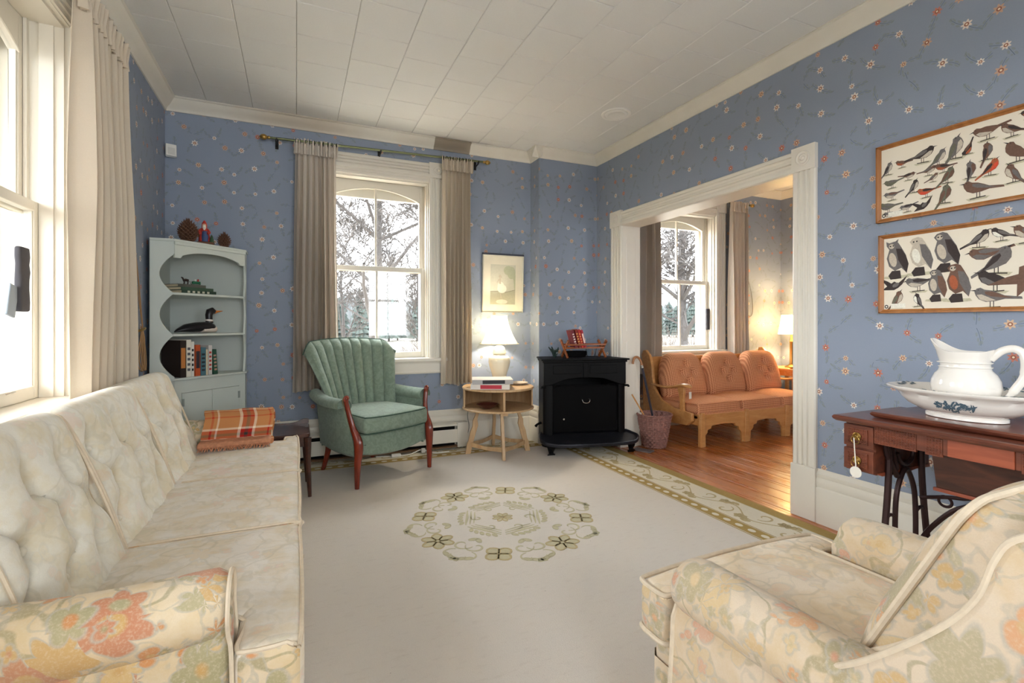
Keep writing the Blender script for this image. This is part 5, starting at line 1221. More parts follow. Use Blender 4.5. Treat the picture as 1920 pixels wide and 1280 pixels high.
# ------------------------------------------------------------ corner cabinet
A_, B_ = Vector((-.723, 3.81, 0)), Vector((-.353, 4.18, 0)); CX0, CY1 = -.858, 4.325
cb = thing('corner_cabinet', 'pale grey-green painted corner cabinet with scalloped open shelves behind the sofa', 'cabinet', (-.66, 4.12, 0))
u_ = (B_-A_).normalized(); n_ = Vector((u_.y, -u_.x, 0))      # u along the front, n out into the room
LEN = (B_-A_).length
foot = [(CX0, 3.81), (A_.x, A_.y), (B_.x, B_.y), (B_.x, CY1), (CX0, CY1)]
def inset(d): c = Vector((-.66, 4.12)); return [(p[0]+(c.x-p[0])*d, p[1]+(c.y-p[1])*d) for p in foot]
obj('top', prism([(CX0, 3.80), (A_.x+.004, A_.y-.012), (B_.x+.012, B_.y-.004), (B_.x+.012, CY1), (CX0, CY1)], 'z', 1.683, 1.70), M_cab, cb, smooth=False, bevel=.003)
for z, nm in ((1.345, 'shelf'), (1.072, 'shelf')):
    obj(nm, prism([(CX0+.012, 3.822), (A_.x-.01, A_.y+.006), (B_.x-.006, B_.y+.01), (B_.x-.012, CY1-.012), (CX0+.012, CY1-.012)], 'z', z-.008, z+.008), M_cab, cb, smooth=False, bevel=.003)
obj('counter', prism([(CX0, 3.80), (A_.x+.006, A_.y-.016), (B_.x+.016, B_.y-.006), (B_.x+.016, CY1), (CX0, CY1)], 'z', .775, .79), M_cab, cb, smooth=False, bevel=.004)
obj('back_panel', box(CX0, CX0+.010, 3.82, CY1, .05, 1.683), M_cab_in, cb, smooth=False); obj('back_panel', box(CX0+.01, B_.x-.01, CY1-.010, CY1, .05, 1.683), M_cab_in, cb, smooth=False)
def scallop(z):      # share of the side's width cut away, between counter and valance
    for a, b in ((.80, 1.072), (1.072, 1.345), (1.345, 1.60)):
        if a <= z <= b: return math.sin(PI*(z-a)/(b-a))**.85
    return 0
Z_ = [.79+(1.683-.79)*k/80 for k in range(81)]
W_l = A_.x-CX0; pts = [(CX0, .79)]+[(A_.x-.002-W_l*.60*scallop(z), z) for z in Z_]+[(CX0, 1.683)]
obj('scalloped_side', prism(pts, 'y', 3.808, 3.822), M_cab, cb, smooth=False)
pts = [(CY1, .79)]+[(B_.y+.002+(CY1-B_.y)*.45*scallop(z), z) for z in Z_]+[(CY1, 1.683)]
obj('scalloped_side', prism(pts, 'x', B_.x-.012, B_.x+.002), M_cab, cb, smooth=False)
# valance with a scrolled arch
MF = Matrix.Translation(A_) @ Matrix.Rotation(math.atan2(u_.y, u_.x), 4, 'Z')      # x along front, -y outwards
def arch(s): q = s/LEN; return 1.572+.060*(1-abs(2*q-1)**2.4) if .08 < q < .92 else 1.572+.020*(1-abs(.84)**2.4)
va = [(0, 1.683), (0, arch(0))]+[(LEN*k/40, arch(LEN*k/40)) for k in range(1, 40)]+[(LEN, arch(LEN)), (LEN, 1.683)]
obj('valance', add_prism(BM(), va, 'y', .0, .014, M=MF), M_cab, cb, smooth=False)
obj('cornice', add_box(BM(), -.004, LEN+.004, -.010, .004, 1.664, 1.684, M=MF), M_cab, cb, smooth=False, bevel=.003)
bm = BM(); add_box(bm, 0, LEN, .002, .016, .69, .775, M=MF); add_box(bm, 0, .045, .002, .016, .05, .69, M=MF); add_box(bm, LEN-.045, LEN, .002, .016, .05, .69, M=MF); add_box(bm, 0, LEN, .002, .016, .0005, .06, M=MF); obj('face_frame', bm, M_cab, cb, smooth=False)
for (a, b) in ((.047, LEN/2-.0015), (LEN/2+.0015, LEN-.047)):
    d = obj('door', add_box(BM(), a, b, -.004, .012, .062, .688, M=MF), M_cab, cb, smooth=False, bevel=.003)
    hx = LEN-.052 if a > .2 else .052
    for z in (.14, .60): obj('hinge', add_box(BM(), hx-.008, hx+.008, -.007, -.003, z, z+.05, M=MF), colour((150, 158, 152)), parent=d)
obj('lower_side', box(CX0, A_.x, 3.808, 3.822, .0005, .775), M_cab, cb, smooth=False); obj('lower_side', box(B_.x-.012, B_.x+.002, B_.y, CY1, .0005, .775), M_cab, cb, smooth=False)
def pine_cone(label, loc, h, r, seed):
    t = thing('pine_cone', label, 'pine cone', loc, 0, 'pine cones on the corner cabinet'); rn = random.Random(seed); bm = BM(); n = int(h/.0105); 
    obj('core', lathe([(0, 0), (r*.35, .004), (r*.4, h*.4), (.004, h*.96), (0, h*.97)], 12, loc), colour((52, 34, 26)), t)
    for k in range(n):
        q = k/(n-1); z = h*(.03+.93*q); rr = r*max(.16, (math.sin(PI*(.22+.74*q)))**.8); m = 13
        for j in range(m):
            a = 2*PI*(j+.5*(k % 2))/m+rn.uniform(-.06, .06); w2 = rr*.20; tilt = .010+.02*q
            M = Matrix.Translation((loc[0], loc[1], loc[2]+z)) @ Matrix.Rotation(a, 4, 'Z')
            P = [(rr*.3, -w2*.4, -.002), (rr*.3, w2*.4, -.002), (rr*.85, w2, tilt*.5), (rr*1.03, 0, tilt), (rr*.85, -w2, tilt*.5)]
            v = [bm.verts.new(M @ Vector(p)) for p in P]+[bm.verts.new(M @ Vector((p[0], p[1], p[2]-.004))) for p in P]
            bm.faces.new(v[:5]); bm.faces.new(v[9:4:-1])
            for i in range(5): bm.faces.new([v[i], v[5+i], v[5+(i+1) % 5], v[(i+1) % 5]])
    tag(obj('scales', bm, plain('cone_scales', (104, 72, 54), .7, var=.4, sc=90), t, smooth=False), kind='stuff'); return t
pine_cone('larger brown pine cone at the left on top of the corner cabinet', (-.665, 3.90, 1.7015), .135, .062, 1)
pine_cone('smaller brown pine cone at the right on top of the corner cabinet', (-.475, 4.09, 1.7015), .088, .044, 2)
# robed figurine
fg = thing('robed_figurine', 'small painted figurine of a bearded person in a red hooded robe with a blue tunic', 'figurine', (-.585, 3.995, 1.7005)); fx, fy, fz = -.585, 3.995, 1.7005
bm = BM(); soft_box(bm, (fx+.01, fy, fz+.008), (.10, .06, .015), .006, (5, 4, 1)); obj('base', bm, colour((110, 74, 52)), fg)
obj('robe', lathe([(.030, .014), (.036, .02), (.034, .05), (.026, .085), (.022, .105), (.016, .118), (.008, .122)], 20, (fx, fy, fz), sy=.85, fn=lambda r, z, a: r*(1+.06*math.sin(5*a))), colour((176, 52, 40)), fg)
obj('tunic', lathe([(.021, .016), (.022, .05), (.016, .088), (.0, .09)], 14, (fx+.006, fy-.016, fz)), colour((62, 78, 118)), fg)
obj('head', lathe([(0, .112), (.011, .116), (.014, .128), (.012, .140), (.0, .146)], 14, (fx, fy-.004, fz)), colour((214, 164, 134)), fg)
obj('beard', tube([(fx+.002, fy-.014, fz+.126), (fx+.003, fy-.022, fz+.112), (fx+.003, fy-.022, fz+.096)], [.010, .011, .004], 8), colour((228, 220, 206)), fg)
obj('hood', lathe([(.016, .118), (.0175, .13), (.015, .145), (.010, .155), (.004, .166), (0, .168)], 16, (fx, fy+.003, fz)), colour((186, 56, 42)), fg)
for s in (-1, 1): obj('sleeve', tube(smooth_path([(fx+s*.018, fy, fz+.104), (fx+s*.032, fy-.010, fz+.082), (fx+s*.020, fy-.028, fz+.072)], 4), .009, 8), colour((176, 52, 40)), fg)
obj('tree_ornament', lathe([(.016, .012), (.012, .03), (.014, .03), (.008, .05), (.010, .05), (.0, .072)], 10, (fx+.045, fy-.006, fz)), colour((60, 88, 62)), fg)
obj('sack', lathe([(0, .04), (.014, .05), (.018, .07), (.012, .095), (0, .1)], 10, (fx-.026, fy+.018, fz)), colour((150, 118, 60)), fg)
# shelf 1: stacked books and horse-drawn sleigh ornament
def flatbook(label, c, sz, z, rz, col, grp, tc=None):
    L_, D_, t_ = sz; M = Matrix.Translation((c[0], c[1], z)) @ Matrix.Rotation(rz, 4, 'Z') @ Matrix.Translation((-L_/2, 0, t_/2)) @ Matrix.Rotation(R(90), 4, 'Y')
    # book local: thickness x, depth y (spine at -y), height z -> lay the height along local x
    b = book(label, (t_, D_, L_), col, M.translation[:], (0, 0, 0), grp, tc); b.rotation_euler = M.to_euler(); return b
RZ = math.atan2(u_.y, u_.x)
cc = A_.lerp(B_, .36)-n_*.13
flatbook('bottom dark green book of the flat pile on the top cabinet shelf', (cc.x+.01, cc.y+.01), (.25, .17, .022), 1.3535, RZ, (46, 66, 54), 'flat books on the top cabinet shelf', ((190, 190, 170), 'bars'))
flatbook('middle green book of the flat pile on the top cabinet shelf', (cc.x, cc.y), (.24, .165, .020), 1.376, RZ+.04, (60, 84, 66), 'flat books on the top cabinet shelf')
flatbook('top olive grey book of the flat pile on the top cabinet shelf', (cc.x-.02, cc.y-.01), (.19, .15, .020), 1.3965, RZ-.05, (92, 92, 82), 'flat books on the top cabinet shelf')
sl = thing('sleigh_ornament', 'tiny cast horse-drawn sleigh ornament with green and red paint on the flat books', 'ornament', (cc.x, cc.y, 1.417)); zb = 1.4175
def sp(a, h): p = cc-n_*(-.03)+u_*a; return (p.x, p.y, zb+h)
bm = BM(); add_tube(bm, [sp(-.060, .026), sp(-.045, .030), sp(-.028, .028)], [.009, .010, .009], 8); add_tube(bm, [sp(-.060, .030), sp(-.068, .044), sp(-.076, .046)], [.006, .005, .004], 6)
for a in (-.060, -.055, -.034, -.030): add_tube(bm, [sp(a, .024), sp(a+.003, .012), sp(a, 0)], .0025, 5)
obj('horse', bm, colour((56, 42, 38)), sl); bm = BM(); add_tube(bm, smooth_path([sp(-.01, .012), sp(0, .002), sp(.05, .002), sp(.062, .010)], 4), .0025, 5); add_tube(bm, [sp(-.028, .022), sp(.0, .018)], .0015, 5); obj('runner', bm, colour((60, 50, 44)), sl)
bm = BM(); soft_box(bm, (0, 0, 0), (.055, .022, .020), .006, (4, 2, 2), None, Matrix.Translation(sp(.03, .016)) @ Matrix.Rotation(RZ, 4, 'Z')); obj('sleigh_body', bm, colour((44, 110, 78)), sl)
obj('driver', tube([sp(.022, .024), sp(.022, .040)], [.006, .004], 8), colour((222, 216, 206)), sl); obj('passenger', tube([sp(.042, .024), sp(.044, .042)], [.007, .004], 8), colour((184, 52, 50)), sl)
# shelf 2: loon decoy
ln = thing('loon_decoy', 'black and white carved loon decoy with orange beak on the middle cabinet shelf', 'decoy', (*A_.lerp(B_, .48).xy, 1.0805)); c0 = A_.lerp(B_, .45)-n_*.075
def lp(a, h, o=0): p = c0+u_*a+n_*o; return Vector((p.x, p.y, 1.0815+h))
def ringed(bm, st, seg=20):
    rings = []
    for (a, zc, hy, hz) in st: rings.append([bm.verts.new(lp(a, zc+hz*math.sin(2*PI*k/seg)*(1 if math.sin(2*PI*k/seg) > 0 else .75), hy*math.cos(2*PI*k/seg))) for k in range(seg)])
    for A, B in zip(rings, rings[1:]):
        for k in range(seg): bm.faces.new([A[k], A[(k+1) % seg], B[(k+1) % seg], B[k]])
    bm.faces.new(rings[0][::-1]); bm.faces.new(rings[-1]); bmesh.ops.recalc_face_normals(bm, faces=bm.faces); return bm
M_lblk = plain('loon_black', (26, 24, 28), .3)
obj('body', ringed(BM(), [(-.185, .012, .006, .006), (-.16, .022, .028, .014), (-.11, .033, .052, .030), (-.04, .038, .062, .038), (.02, .038, .062, .042), (.06, .036, .055, .040), (.085, .034, .040, .034), (.095, .034, .018, .018)]), M_lblk, ln)
bm = ringed(BM(), [(-.02, .020, .0635, .020), (.03, .022, .0645, .026), (.068, .024, .056, .030), (.093, .026, .042, .030), (.104, .030, .018, .018)]); obj('white_breast', bm, colour((224, 212, 202)), ln)
hd = obj('head', tube([lp(.062, .070), lp(.060, .100), lp(.058, .128), lp(.066, .150), lp(.084, .158), lp(.100, .152)], [.026, .022, .023, .027, .025, .016], 16), M_lblk, ln)
obj('collar', tube([lp(.060, .084), lp(.061, .096)], [.0255, .0245], 16), colour((224, 216, 208)), ln)
obj('beak', tube([lp(.098, .148), lp(.125, .154), lp(.165, .158)], [.013, .008, .002], 10), colour((206, 122, 52)), hd)
# shelf 3: upright books, spines toward the room
def upbook(label, s, t_, D_, h_, col, tc=None, lean=0, back=.0):
    p = A_+u_*s-n_*(.012+back+D_/2); M = Matrix.Translation((p.x, p.y, .7905)) @ Matrix.Rotation(RZ, 4, 'Z') @ Matrix.Rotation(R(lean), 4, 'Y'); b = book(label, (t_, D_, h_), col, M.translation[:], (0, 0, 0), 'upright books on the cabinet counter', tc); b.rotation_euler = M.to_euler(); return b
upbook('large dark book with orange-brown spine, leftmost on the cabinet counter', .065, .038, .19, .245, (46, 34, 30), ((190, 122, 62), 'panel'))
upbook('tall off-white book beside the dark one on the cabinet counter', .103, .030, .16, .250, (226, 220, 206), ((90, 90, 96), 'bars'))
upbook('slim white book with black spots on its spine on the cabinet counter', .130, .020, .15, .236, (220, 216, 208), ((40, 40, 44), 'bars'))
upbook('orange-red book with dark title panel on the cabinet counter', .167, .034, .15, .212, (190, 84, 44), ((52, 48, 56), 'panel'))
upbook('teal blue book with dark top in the middle of the counter row', .206, .036, .14, .192, (76, 116, 128), ((40, 44, 50), 'bars'))
upbook('thin cream book right of the teal one on the cabinet counter', .232, .012, .13, .178, (222, 206, 176))
upbook('grey-white book with red mark on the cabinet counter', .257, .026, .14, .206, (204, 200, 196), ((176, 60, 52), 'bars'))
upbook('dark green book with a pictorial spine, rightmost on the cabinet counter', .300, .030, .13, .176, (46, 84, 66), ((190, 150, 130), 'bars'), -4)

# ------------------------------------------------------------ far room: wooden-armed settee
se = thing('wood_frame_settee', 'three-seat settee with golden maple frame and orange buttoned cushions under the far window', 'settee', (4.24, 3.8, 0))
X0, X1 = 3.36, 5.12
def end_panel(x, s):
    pr = [(4.20, .013), (4.14, .013), (4.10, .12), (3.96, .17), (3.56, .19), (3.50, .24), (3.50, .31), (3.75, .33), (3.92, .38), (4.02, .48), (4.05, .60), (4.06, .72), (4.10, .82), (4.16, .87), (4.20, .865), (4.22, .82), (4.20, .60)]
    obj('end_panel', prism([(p[0], max(.013, p[1]) if 0 else p[1]) for p in pr], 'x', x-.017, x+.017), M_knotty, se, bevel=.006)
    P = smooth_path([(x-s*.0, 4.06, .525), (x-s*.005, 3.90, .515), (x+s*.0, 3.75, .530), (x+s*.01, 3.62, .560), (x+s*.01, 3.54, .545)], 5)
    obj('arm_rest', tube(P, [.028, .027, .026, .028, .03, .032, .034, .036, .038, .040, .042, .044, .046, .048, .049, .050, .050, .047, .040, .030, .016][:len(P)], 12, flat=.38), M_knotty, se)
    obj('arm_post', prism([(3.60, .21), (3.66, .21), (3.66, .42), (3.69, .53), (3.60, .545), (3.615, .42)], 'x', x-.014, x+.014), M_knotty, se, bevel=.004)
end_panel(X0+.02, 1); end_panel(X1-.02, -1)
def apron(x0, x1, first=False):
    n = 14; H_ = .185
    pr = [(x0, .300), (x0, .0005), (x0+.055, .0005), (x0+.062, .10), (x0+.095, .125), (x0+.10, .155), (x0+.14, .165), (x0+.15, .19), ((x0+x1)/2, .20), (x1-.15, .19), (x1-.14, .165), (x1-.10, .155), (x1-.095, .125), (x1-.062, .10), (x1-.055, .0005), (x1, .0005), (x1, .300)]
    obj('front_apron', prism(pr, 'y', 3.455, 3.480), M_knotty, se, bevel=.004)
third = (X1-X0-.06)/3
for k in range(3): apron(X0+.06+third*k+(.03 if k else 0), X0+.06+third*(k+1)+(.03 if k < 2 else 0))
for x in (X0+.09, X0+.06+third+.03, X0+.06+2*third+.03, X1-.03): obj('front_leg', prism([(x-.032, .0005), (x+.032, .0005), (x+.028, .12), (x+.024, .300), (x+.02, .318), (x-.02, .318), (x-.024, .300), (x-.028, .12)], 'y', 3.440, 3.475), M_knotty, se, bevel=.006)
obj('back_rail', box(X0+.03, X1-.03, 4.12, 4.15, .28, .80), M_knotty, se); obj('side_rail', box(X0+.06, X0+.09, 3.48, 4.12, .20, .295), M_knotty, se); obj('seat_deck', box(X0+.06, X1-.06, 3.485, 4.10, .26, .285), M_orange, se)
bm = BM(); soft_box(bm, ((X0+X1)/2+.02, 3.50, .302), (X1-X0-.10, .08, .035), .012, (20, 3, 2)); obj('seat_band', bm, M_orange, se)
for k in range(3):
    xa = X0+.055+third*k; xb = xa+third-.006; xc = (xa+xb)/2
    bm = BM(); soft_box(bm, (xc, 3.77, .345), (xb-xa, .60, .105), .035, (14, 14, 3), lambda P, u: P+Vector((0, 0, (.028 if P.z > 0 else 0)*(1-(2*P.x/(third))**2)*(1-(P.y/.32)**2)+.004*noise.noise(P*9)))); sc_ = obj('seat_cushion', bm, M_orange, se)
    obj('piping', tube([(p[0], p[1], .392) for p in round_rect(xa+.006, xb-.006, 3.478, 4.06, .04)], .005, 6, closed=True), M_orange, sc_)
    but = [(0, .09), (-.075, .0), (.075, .0), (0, -.085)]
    def fn(P, u, but=but):
        if P.y < 0:
            d = sum(.045*math.exp(-((P.x-a)**2+(P.z-b-.02)**2)/.0016) for a, b in but); P = P+Vector((0, d, 0))
            P.y -= .030*max(0, 1-(P.x/.27)**2)*max(0, 1-(P.z/.24)**2)
        t = (P.z+.24)/.48; P.x *= 1-.30*max(0, t-.45)**2/.30; P.z -= .10*max(0, abs(2*P.x/(third))-.35)**2*(1 if t > .5 else 0); return P
    M = Matrix.Translation((xc+.01, 4.00, .60)) @ Matrix.Rotation(R(-13), 4, 'X')
    bm = BM(); soft_box(bm, (0, 0, 0), (xb-xa, .17, .49), .085, (20, 3, 20), fn, M); bc = obj('back_cushion', bm, M_orange, se)
    for a, b in but: bb = lathe([(.013, -.004), (.012, .002), (.007, .007), (0, .009)], 10); bb.transform(M @ Matrix.Translation((a, -.058, b+.02)) @ Matrix.Rotation(R(90), 4, 'X')); obj('button', bb, colour((134, 66, 46)), bc)
pt = thing('price_tag', 'small white paper tag hanging from the left arm of the far settee', 'tag', (3.47, 3.57, .50)); obj('card', box(3.405, 3.435, 3.575, 3.577, .435, .50), M_tag, pt, smooth=False); obj('string', tube([(3.42, 3.576, .50), (3.42, 3.585, .535)], .001, 4), M_tag, pt)
lt = thing('lamp_table', 'small golden maple table at the right end of the far settee', 'table', (5.40, 4.02, 0))
obj('top', box(5.18, 5.62, 3.80, 4.24, .600, .625), M_knotty, lt, bevel=.005); obj('apron', box(5.21, 5.59, 3.83, 4.21, .54, .60), M_knotty, lt)
for x in (5.22, 5.58):
    for y in (3.84, 4.20): obj('leg', box(x-.018, x+.018, y-.018, y+.018, .0005, .54), M_knotty, lt, bevel=.003)
tb = tag(obj('framed_card', box(5.20, 5.30, 3.86, 3.88, .626, .65), M_brass, origin=(5.25, 3.87, .626)), 'small brass dish on the near edge of the far lamp table', 'dish')
l2 = thing('table_lamp', 'glowing square-sided cream shade lamp on a wooden column in the far room corner', 'lamp', (5.42, 4.02, .6255)); c = (5.42, 4.02, .6255)
obj('base', lathe([(.07, 0), (.075, .01), (.06, .02), (.028, .035), (.022, .05), (.022, .30), (.026, .31), (.015, .33), (.01, .40)], 8, c), M_brass, l2)
lamp_shade(l2, c, .145, .105, .395, .625, 0, .05)
bulb(l2, (c[0], c[1], c[2]+.52), 2.6, (1, .70, .36), .03)

# ------------------------------------------------------------ basket, cane, stick, plate
bkx, bky = 3.06, 3.655
bt = thing('wicker_basket', 'purplish brown wicker basket on the orange floor beside the stove', 'basket', (bkx, bky, 0))
def wv(r, z, a):
    if r < .06: return r
    col_ = round(a/(2*PI)*30); row = int(z/.021+.5); return r+.0075*math.sin(18*a+PI*(row % 2))-.004*abs(math.cos(z/.021*PI))
prof = [(.0, .002), (.098, .002)]+[(.100+.055*(k/44)**.85, .004+.300*k/44) for k in range(0)]+[(.100+.055*(k/112)**.85, .004+.300*k/112) for k in range(113)]; inner = [(.149, .30), (.140, .22), (.100, .02), (0, .012)]
obj('body', lathe(prof+inner, 168, (bkx, bky, 0), fn=wv), M_wicker, bt)
for k, ph in ((0, 0), (1, PI)): obj('rim_braid', tube([(bkx+(.155+.005*math.cos(22*a+ph))*math.cos(a), bky+(.155+.005*math.cos(22*a+ph))*math.sin(a), .305+.005*math.sin(22*a+ph)) for a in [2*PI*q/180 for q in range(180)]], .0055, 5, closed=True), M_wicker, bt)
cn = thing('walking_cane', 'dark walking cane with curved tan handle leaning in the wicker basket', 'cane', (3.07, 3.64, .014))
obj('shaft', tube([(3.085, 3.62, .016), (3.05, 3.64, .20), (2.945, 3.69, .76)], [.009, .010, .011], 10), plain('dark_cane', (40, 36, 48), .35), cn)
obj('crook', tube(smooth_path([(2.945, 3.69, .755), (2.935, 3.695, .80), (2.905, 3.70, .835), (2.870, 3.70, .832), (2.852, 3.70, .80), (2.850, 3.70, .775)], 5), .0115, 10), plain('tan_crook', (160, 110, 72), .4), cn); obj('collar', tube([(2.950, 3.688, .735), (2.944, 3.69, .762)], .0125, 10), M_nickel, cn)
tag(obj('wooden_stick', tube([(3.10, 3.60, .02), (2.812, 3.665, .50)], [.006, .007], 8), M_knotty, origin=(3.10, 3.60, .02)), 'thin tan stick leaning out of the left of the wicker basket', 'stick')
tag(obj('metal_plate', box(-.085, .085, -.05, .05, 0, .010, M=Matrix.Translation((2.868, 3.575, .0008)) @ Matrix.Rotation(R(-62), 4, 'Z')), colour((112, 100, 98)), origin=(2.868, 3.575, .0008), bevel=.002), 'flat grey metal plate on the wood floor by the stove foot', 'plate')

# ------------------------------------------------------------ floral armchair in the right foreground
ac = thing('floral_armchair', 'cream and peach floral upholstered armchair in the right foreground', 'armchair', (1.19, .55, 0))
bm = BM(); soft_box(bm, (1.19, .58, .19), (.68, .88, .30), .02, (10, 14, 5)); obj('base', bm, M_tap_chair, ac)
bm = BM()
def sk(u, v):
    P = [(.845, .30), (.842, 1.005), (.862, 1.028), (1.518, 1.028), (1.538, 1.005), (1.535, .30)]; n = len(P)-1; q = u*n; i = min(int(q), n-1); f = q-i
    x = P[i][0]+(P[i+1][0]-P[i][0])*f; y = P[i][1]+(P[i+1][1]-P[i][1])*f; k = .006*math.sin(u*50)*(1-v); return Vector((x+k*(1 if i in (1, 2, 3) else -1), y+k, .015+.285*v))
add_grid(bm, sk, 100, 4); obj('skirt', bm, M_tap_chair, ac)
ZT, ZB = .468, .335
def cf(x, y): return .030*max(0, 1-((x-1.19)/.34)**2)*max(0, 1-((y-.80)/.36)**2)
def mkc(bx, seg):
    c = [(bx[0]+bx[1])/2, (bx[2]+bx[3])/2, (ZT+ZB)/2]
    def fn(P, u):
        x, y = P.x+c[0], P.y+c[1]; k = cf(x, y)+.005*noise.noise(Vector((x*7, y*11, 3)))+.003*math.sin(x*38+y*9)*max(0, cf(x, y))*30
        q = .10*(P.y/ .3) if 0 else 0
        return P+Vector((0, 0, k if P.z > 0 else -k*.2))
    return c, (bx[1]-bx[0], bx[3]-bx[2], ZT-ZB), fn
bm = BM(); c, s, fn = mkc((.965, 1.415, .45, 1.075), 0); soft_box(bm, c, s, .030, (20, 26, 4), fn)
c, s, fn = mkc((.842, 1.538, .965, 1.075), 0); soft_box(bm, c, s, .030, (28, 6, 4), fn)
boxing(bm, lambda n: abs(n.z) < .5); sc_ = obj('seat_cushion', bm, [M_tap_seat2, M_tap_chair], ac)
for z in (ZT-.005, ZB+.006):
    P = smooth_path([(.972, .47, z), (.965, .95, z), (.955, .962, z), (.90, .968, z), (.862, .972, z), (.848, .985, z), (.845, 1.02, z), (.848, 1.058, z), (.864, 1.072, z), (.95, 1.074, z), (1.19, 1.076, z), (1.43, 1.074, z), (1.516, 1.072, z), (1.532, 1.058, z), (1.535, 1.02, z), (1.532, .985, z), (1.518, .972, z), (1.48, .968, z), (1.425, .962, z), (1.412, .95, z), (1.408, .47, z)], 5)
    obj('piping', tube([Vector((p.x, p.y, p.z+(cf(p.x, p.y) if z > .4 else 0))) for p in P], .0065, 8), M_pipe, sc_)
def arm_(xc, s):
    """s=-1 near arm, +1 far arm: padded panel that flares into a scrolled roll, lower at the front"""
    def sec(y):
        f = (.945-y)/.60; zt = .585+.012*f; return zt
    bm = BM(); n, m = 34, 40
    def A(u, v):
        y = .945-.93*u; e = 1 if u > .07 else math.sqrt(max(.02, 1-((.07-u)/.07)**2)); zt = sec(y); r = .066*(.55+.45*e)
        if v < .30: q = v/.30; z = .015+(zt-.115-.015)*q; o_ = .050+.012*(1-q)+.004*math.sin(q*5)
        elif v < .72: q = (v-.30)/.42; th = R(-72)+R(252)*q; z = zt-.066+r*math.sin(th)*(1.0); o_ = .012+r*1.08*math.cos(th)
        else: q = (v-.72)/.28; z = (zt-.072)-(zt-.072-.015)*q; o_ = -.056+.003*math.sin(q*4)
        y2 = y-(.010*(1-e))+(.0 if u > 0 else 0)
        return Vector((xc+s*o_*(1 if e > .99 or v < .30 or v >= .72 else 1), y2, z))
    V = add_grid(bm, A, n, m, wrap_v=True); bm.faces.new(V[0]); bm.faces.new(V[-1][::-1]); bmesh.ops.recalc_face_normals(bm, faces=bm.faces)
    o = obj('arm', bm, M_tap_chair, ac, bevel=0)
    obj('piping', tube([A(0, v/m)+Vector((0, .004, 0)) for v in range(0, 13)], .006, 6), M_pipe, o)
    return o
arm_(.892, -1); arm_(1.488, 1)
# back frame: wings sweep up from the arms
pr = [(.60, .515), (.555, .555), (.50, .600), (.455, .645), (.405, .70), (.37, .745), (.345, .79), (.33, .84), (.31, .875), (.26, .90), (.18, .905), (.12, .885), (.085, .84), (.07, .60), (.06, .30), (.055, .02), (.30, .02), (.50, .02), (.58, .30)]
wp_ = smooth_path([(0, a, b) for a, b in pr[:13]], 5)
poly = [(p.y, p.z) for p in wp_]+pr[13:]
for (xa, xb) in ((.828, .935), (1.445, 1.552)):
    w2 = obj('wing', prism(poly, 'x', xa, xb), M_tap_chair, ac, bevel=.016)
    xo = xa if xa < 1 else xb
    obj('piping', tube([(xo+(.006 if xa < 1 else -.006), p.y+.001, p.z+.001) for p in wp_], .0052, 8), M_pipe, w2)
    obj('piping', tube([((xb-.006) if xa < 1 else (xa+.006), p.y+.001, p.z+.001) for p in wp_], .0052, 8), M_pipe, w2)
obj('outer_back', prism([(.30, .89), (.18, .905), (.12, .885), (.085, .84), (.07, .60), (.055, .05), (.30, .05), (.40, .45)], 'x', .93, 1.45), M_tap_chair, ac, bevel=.012)
MB_ = Matrix.Translation((1.19, .615, .462)) @ Matrix.Rotation(R(26), 4, 'X') @ Matrix.Translation((0, -.085, .225))
def bf(P, u):
    k = max(0, 1-(P.x/.26)**2)*max(0, 1-(P.z/.26)**2)
    P = P+Vector((0, (.060 if P.y > 0 else -.01)*k, 0)); P.z += .014*(1-(P.x/.25)**2)*(1 if P.z > .12 else 0)
    P += Vector((0, .005*noise.noise(P*9), 0)); return P
bm = BM(); soft_box(bm, (0, 0, 0), (.49, .165, .47), .045, (24, 6, 24), bf, MB_); bc = obj('back_cushion', bm, M_tap_chair, ac)
for y in (.074, -.074):
    P = [(p[0], y+(.004 if y > 0 else 0), p[1]) for p in round_rect(-.240, .240, -.228, .238, .05, 6)]
    obj('piping', tube([MB_ @ Vector(p) for p in P], .0068, 8, closed=True), M_pipe, bc)
for (x, y) in ((.88, .96), (1.50, .96), (.88, .12), (1.50, .12)): obj('leg', lathe([(.016, .013), (.02, .02), (.026, .06), (.026, .08)], 12, (x, y, 0)), M_mahog, ac)

# ------------------------------------------------------------ treadle sewing table
sw = thing('treadle_sewing_table', 'dark carved wood sewing table on cast-iron legs below the bird charts', 'table', (2.40, .83, 0))
XF, XBk, YN, YE = 2.165, 2.645, .16, 1.395
def slab(x0, x1, y0, y1, z0, z1, lip=.012):
    bm = BM(); L = [(0, z0), (-lip*.0, z0), (lip*.6, z0+(z1-z0)*.25), (lip, z0+(z1-z0)*.6), (lip*.6, z1-.002), (0, z1)]
    rings = []
    for o_, z in ((0, z0), (lip*.7, z0+(z1-z0)*.3), (lip, z0+(z1-z0)*.65), (lip*.55, z1-.001), (-.002, z1)):
        rings.append([bm.verts.new(p) for p in ((x0-o_, y0-o_, z), (x1+o_, y0-o_, z), (x1+o_, y1+o_, z), (x0-o_, y1+o_, z))])
    for A, B in zip(rings, rings[1:]):
        for k in range(4): bm.faces.new([A[k], A[(k+1) % 4], B[(k+1) % 4], B[k]])
    bm.faces.new(rings[0][::-1]); bm.faces.new(rings[-1]); return bm
obj('top', slab(XF, XBk, YN, YE, .727, .752), M_sew, sw, smooth=False)
obj('folding_leaf', slab(2.245, 2.635, .10, 1.285, .754, .776), M_sew, sw, smooth=False)
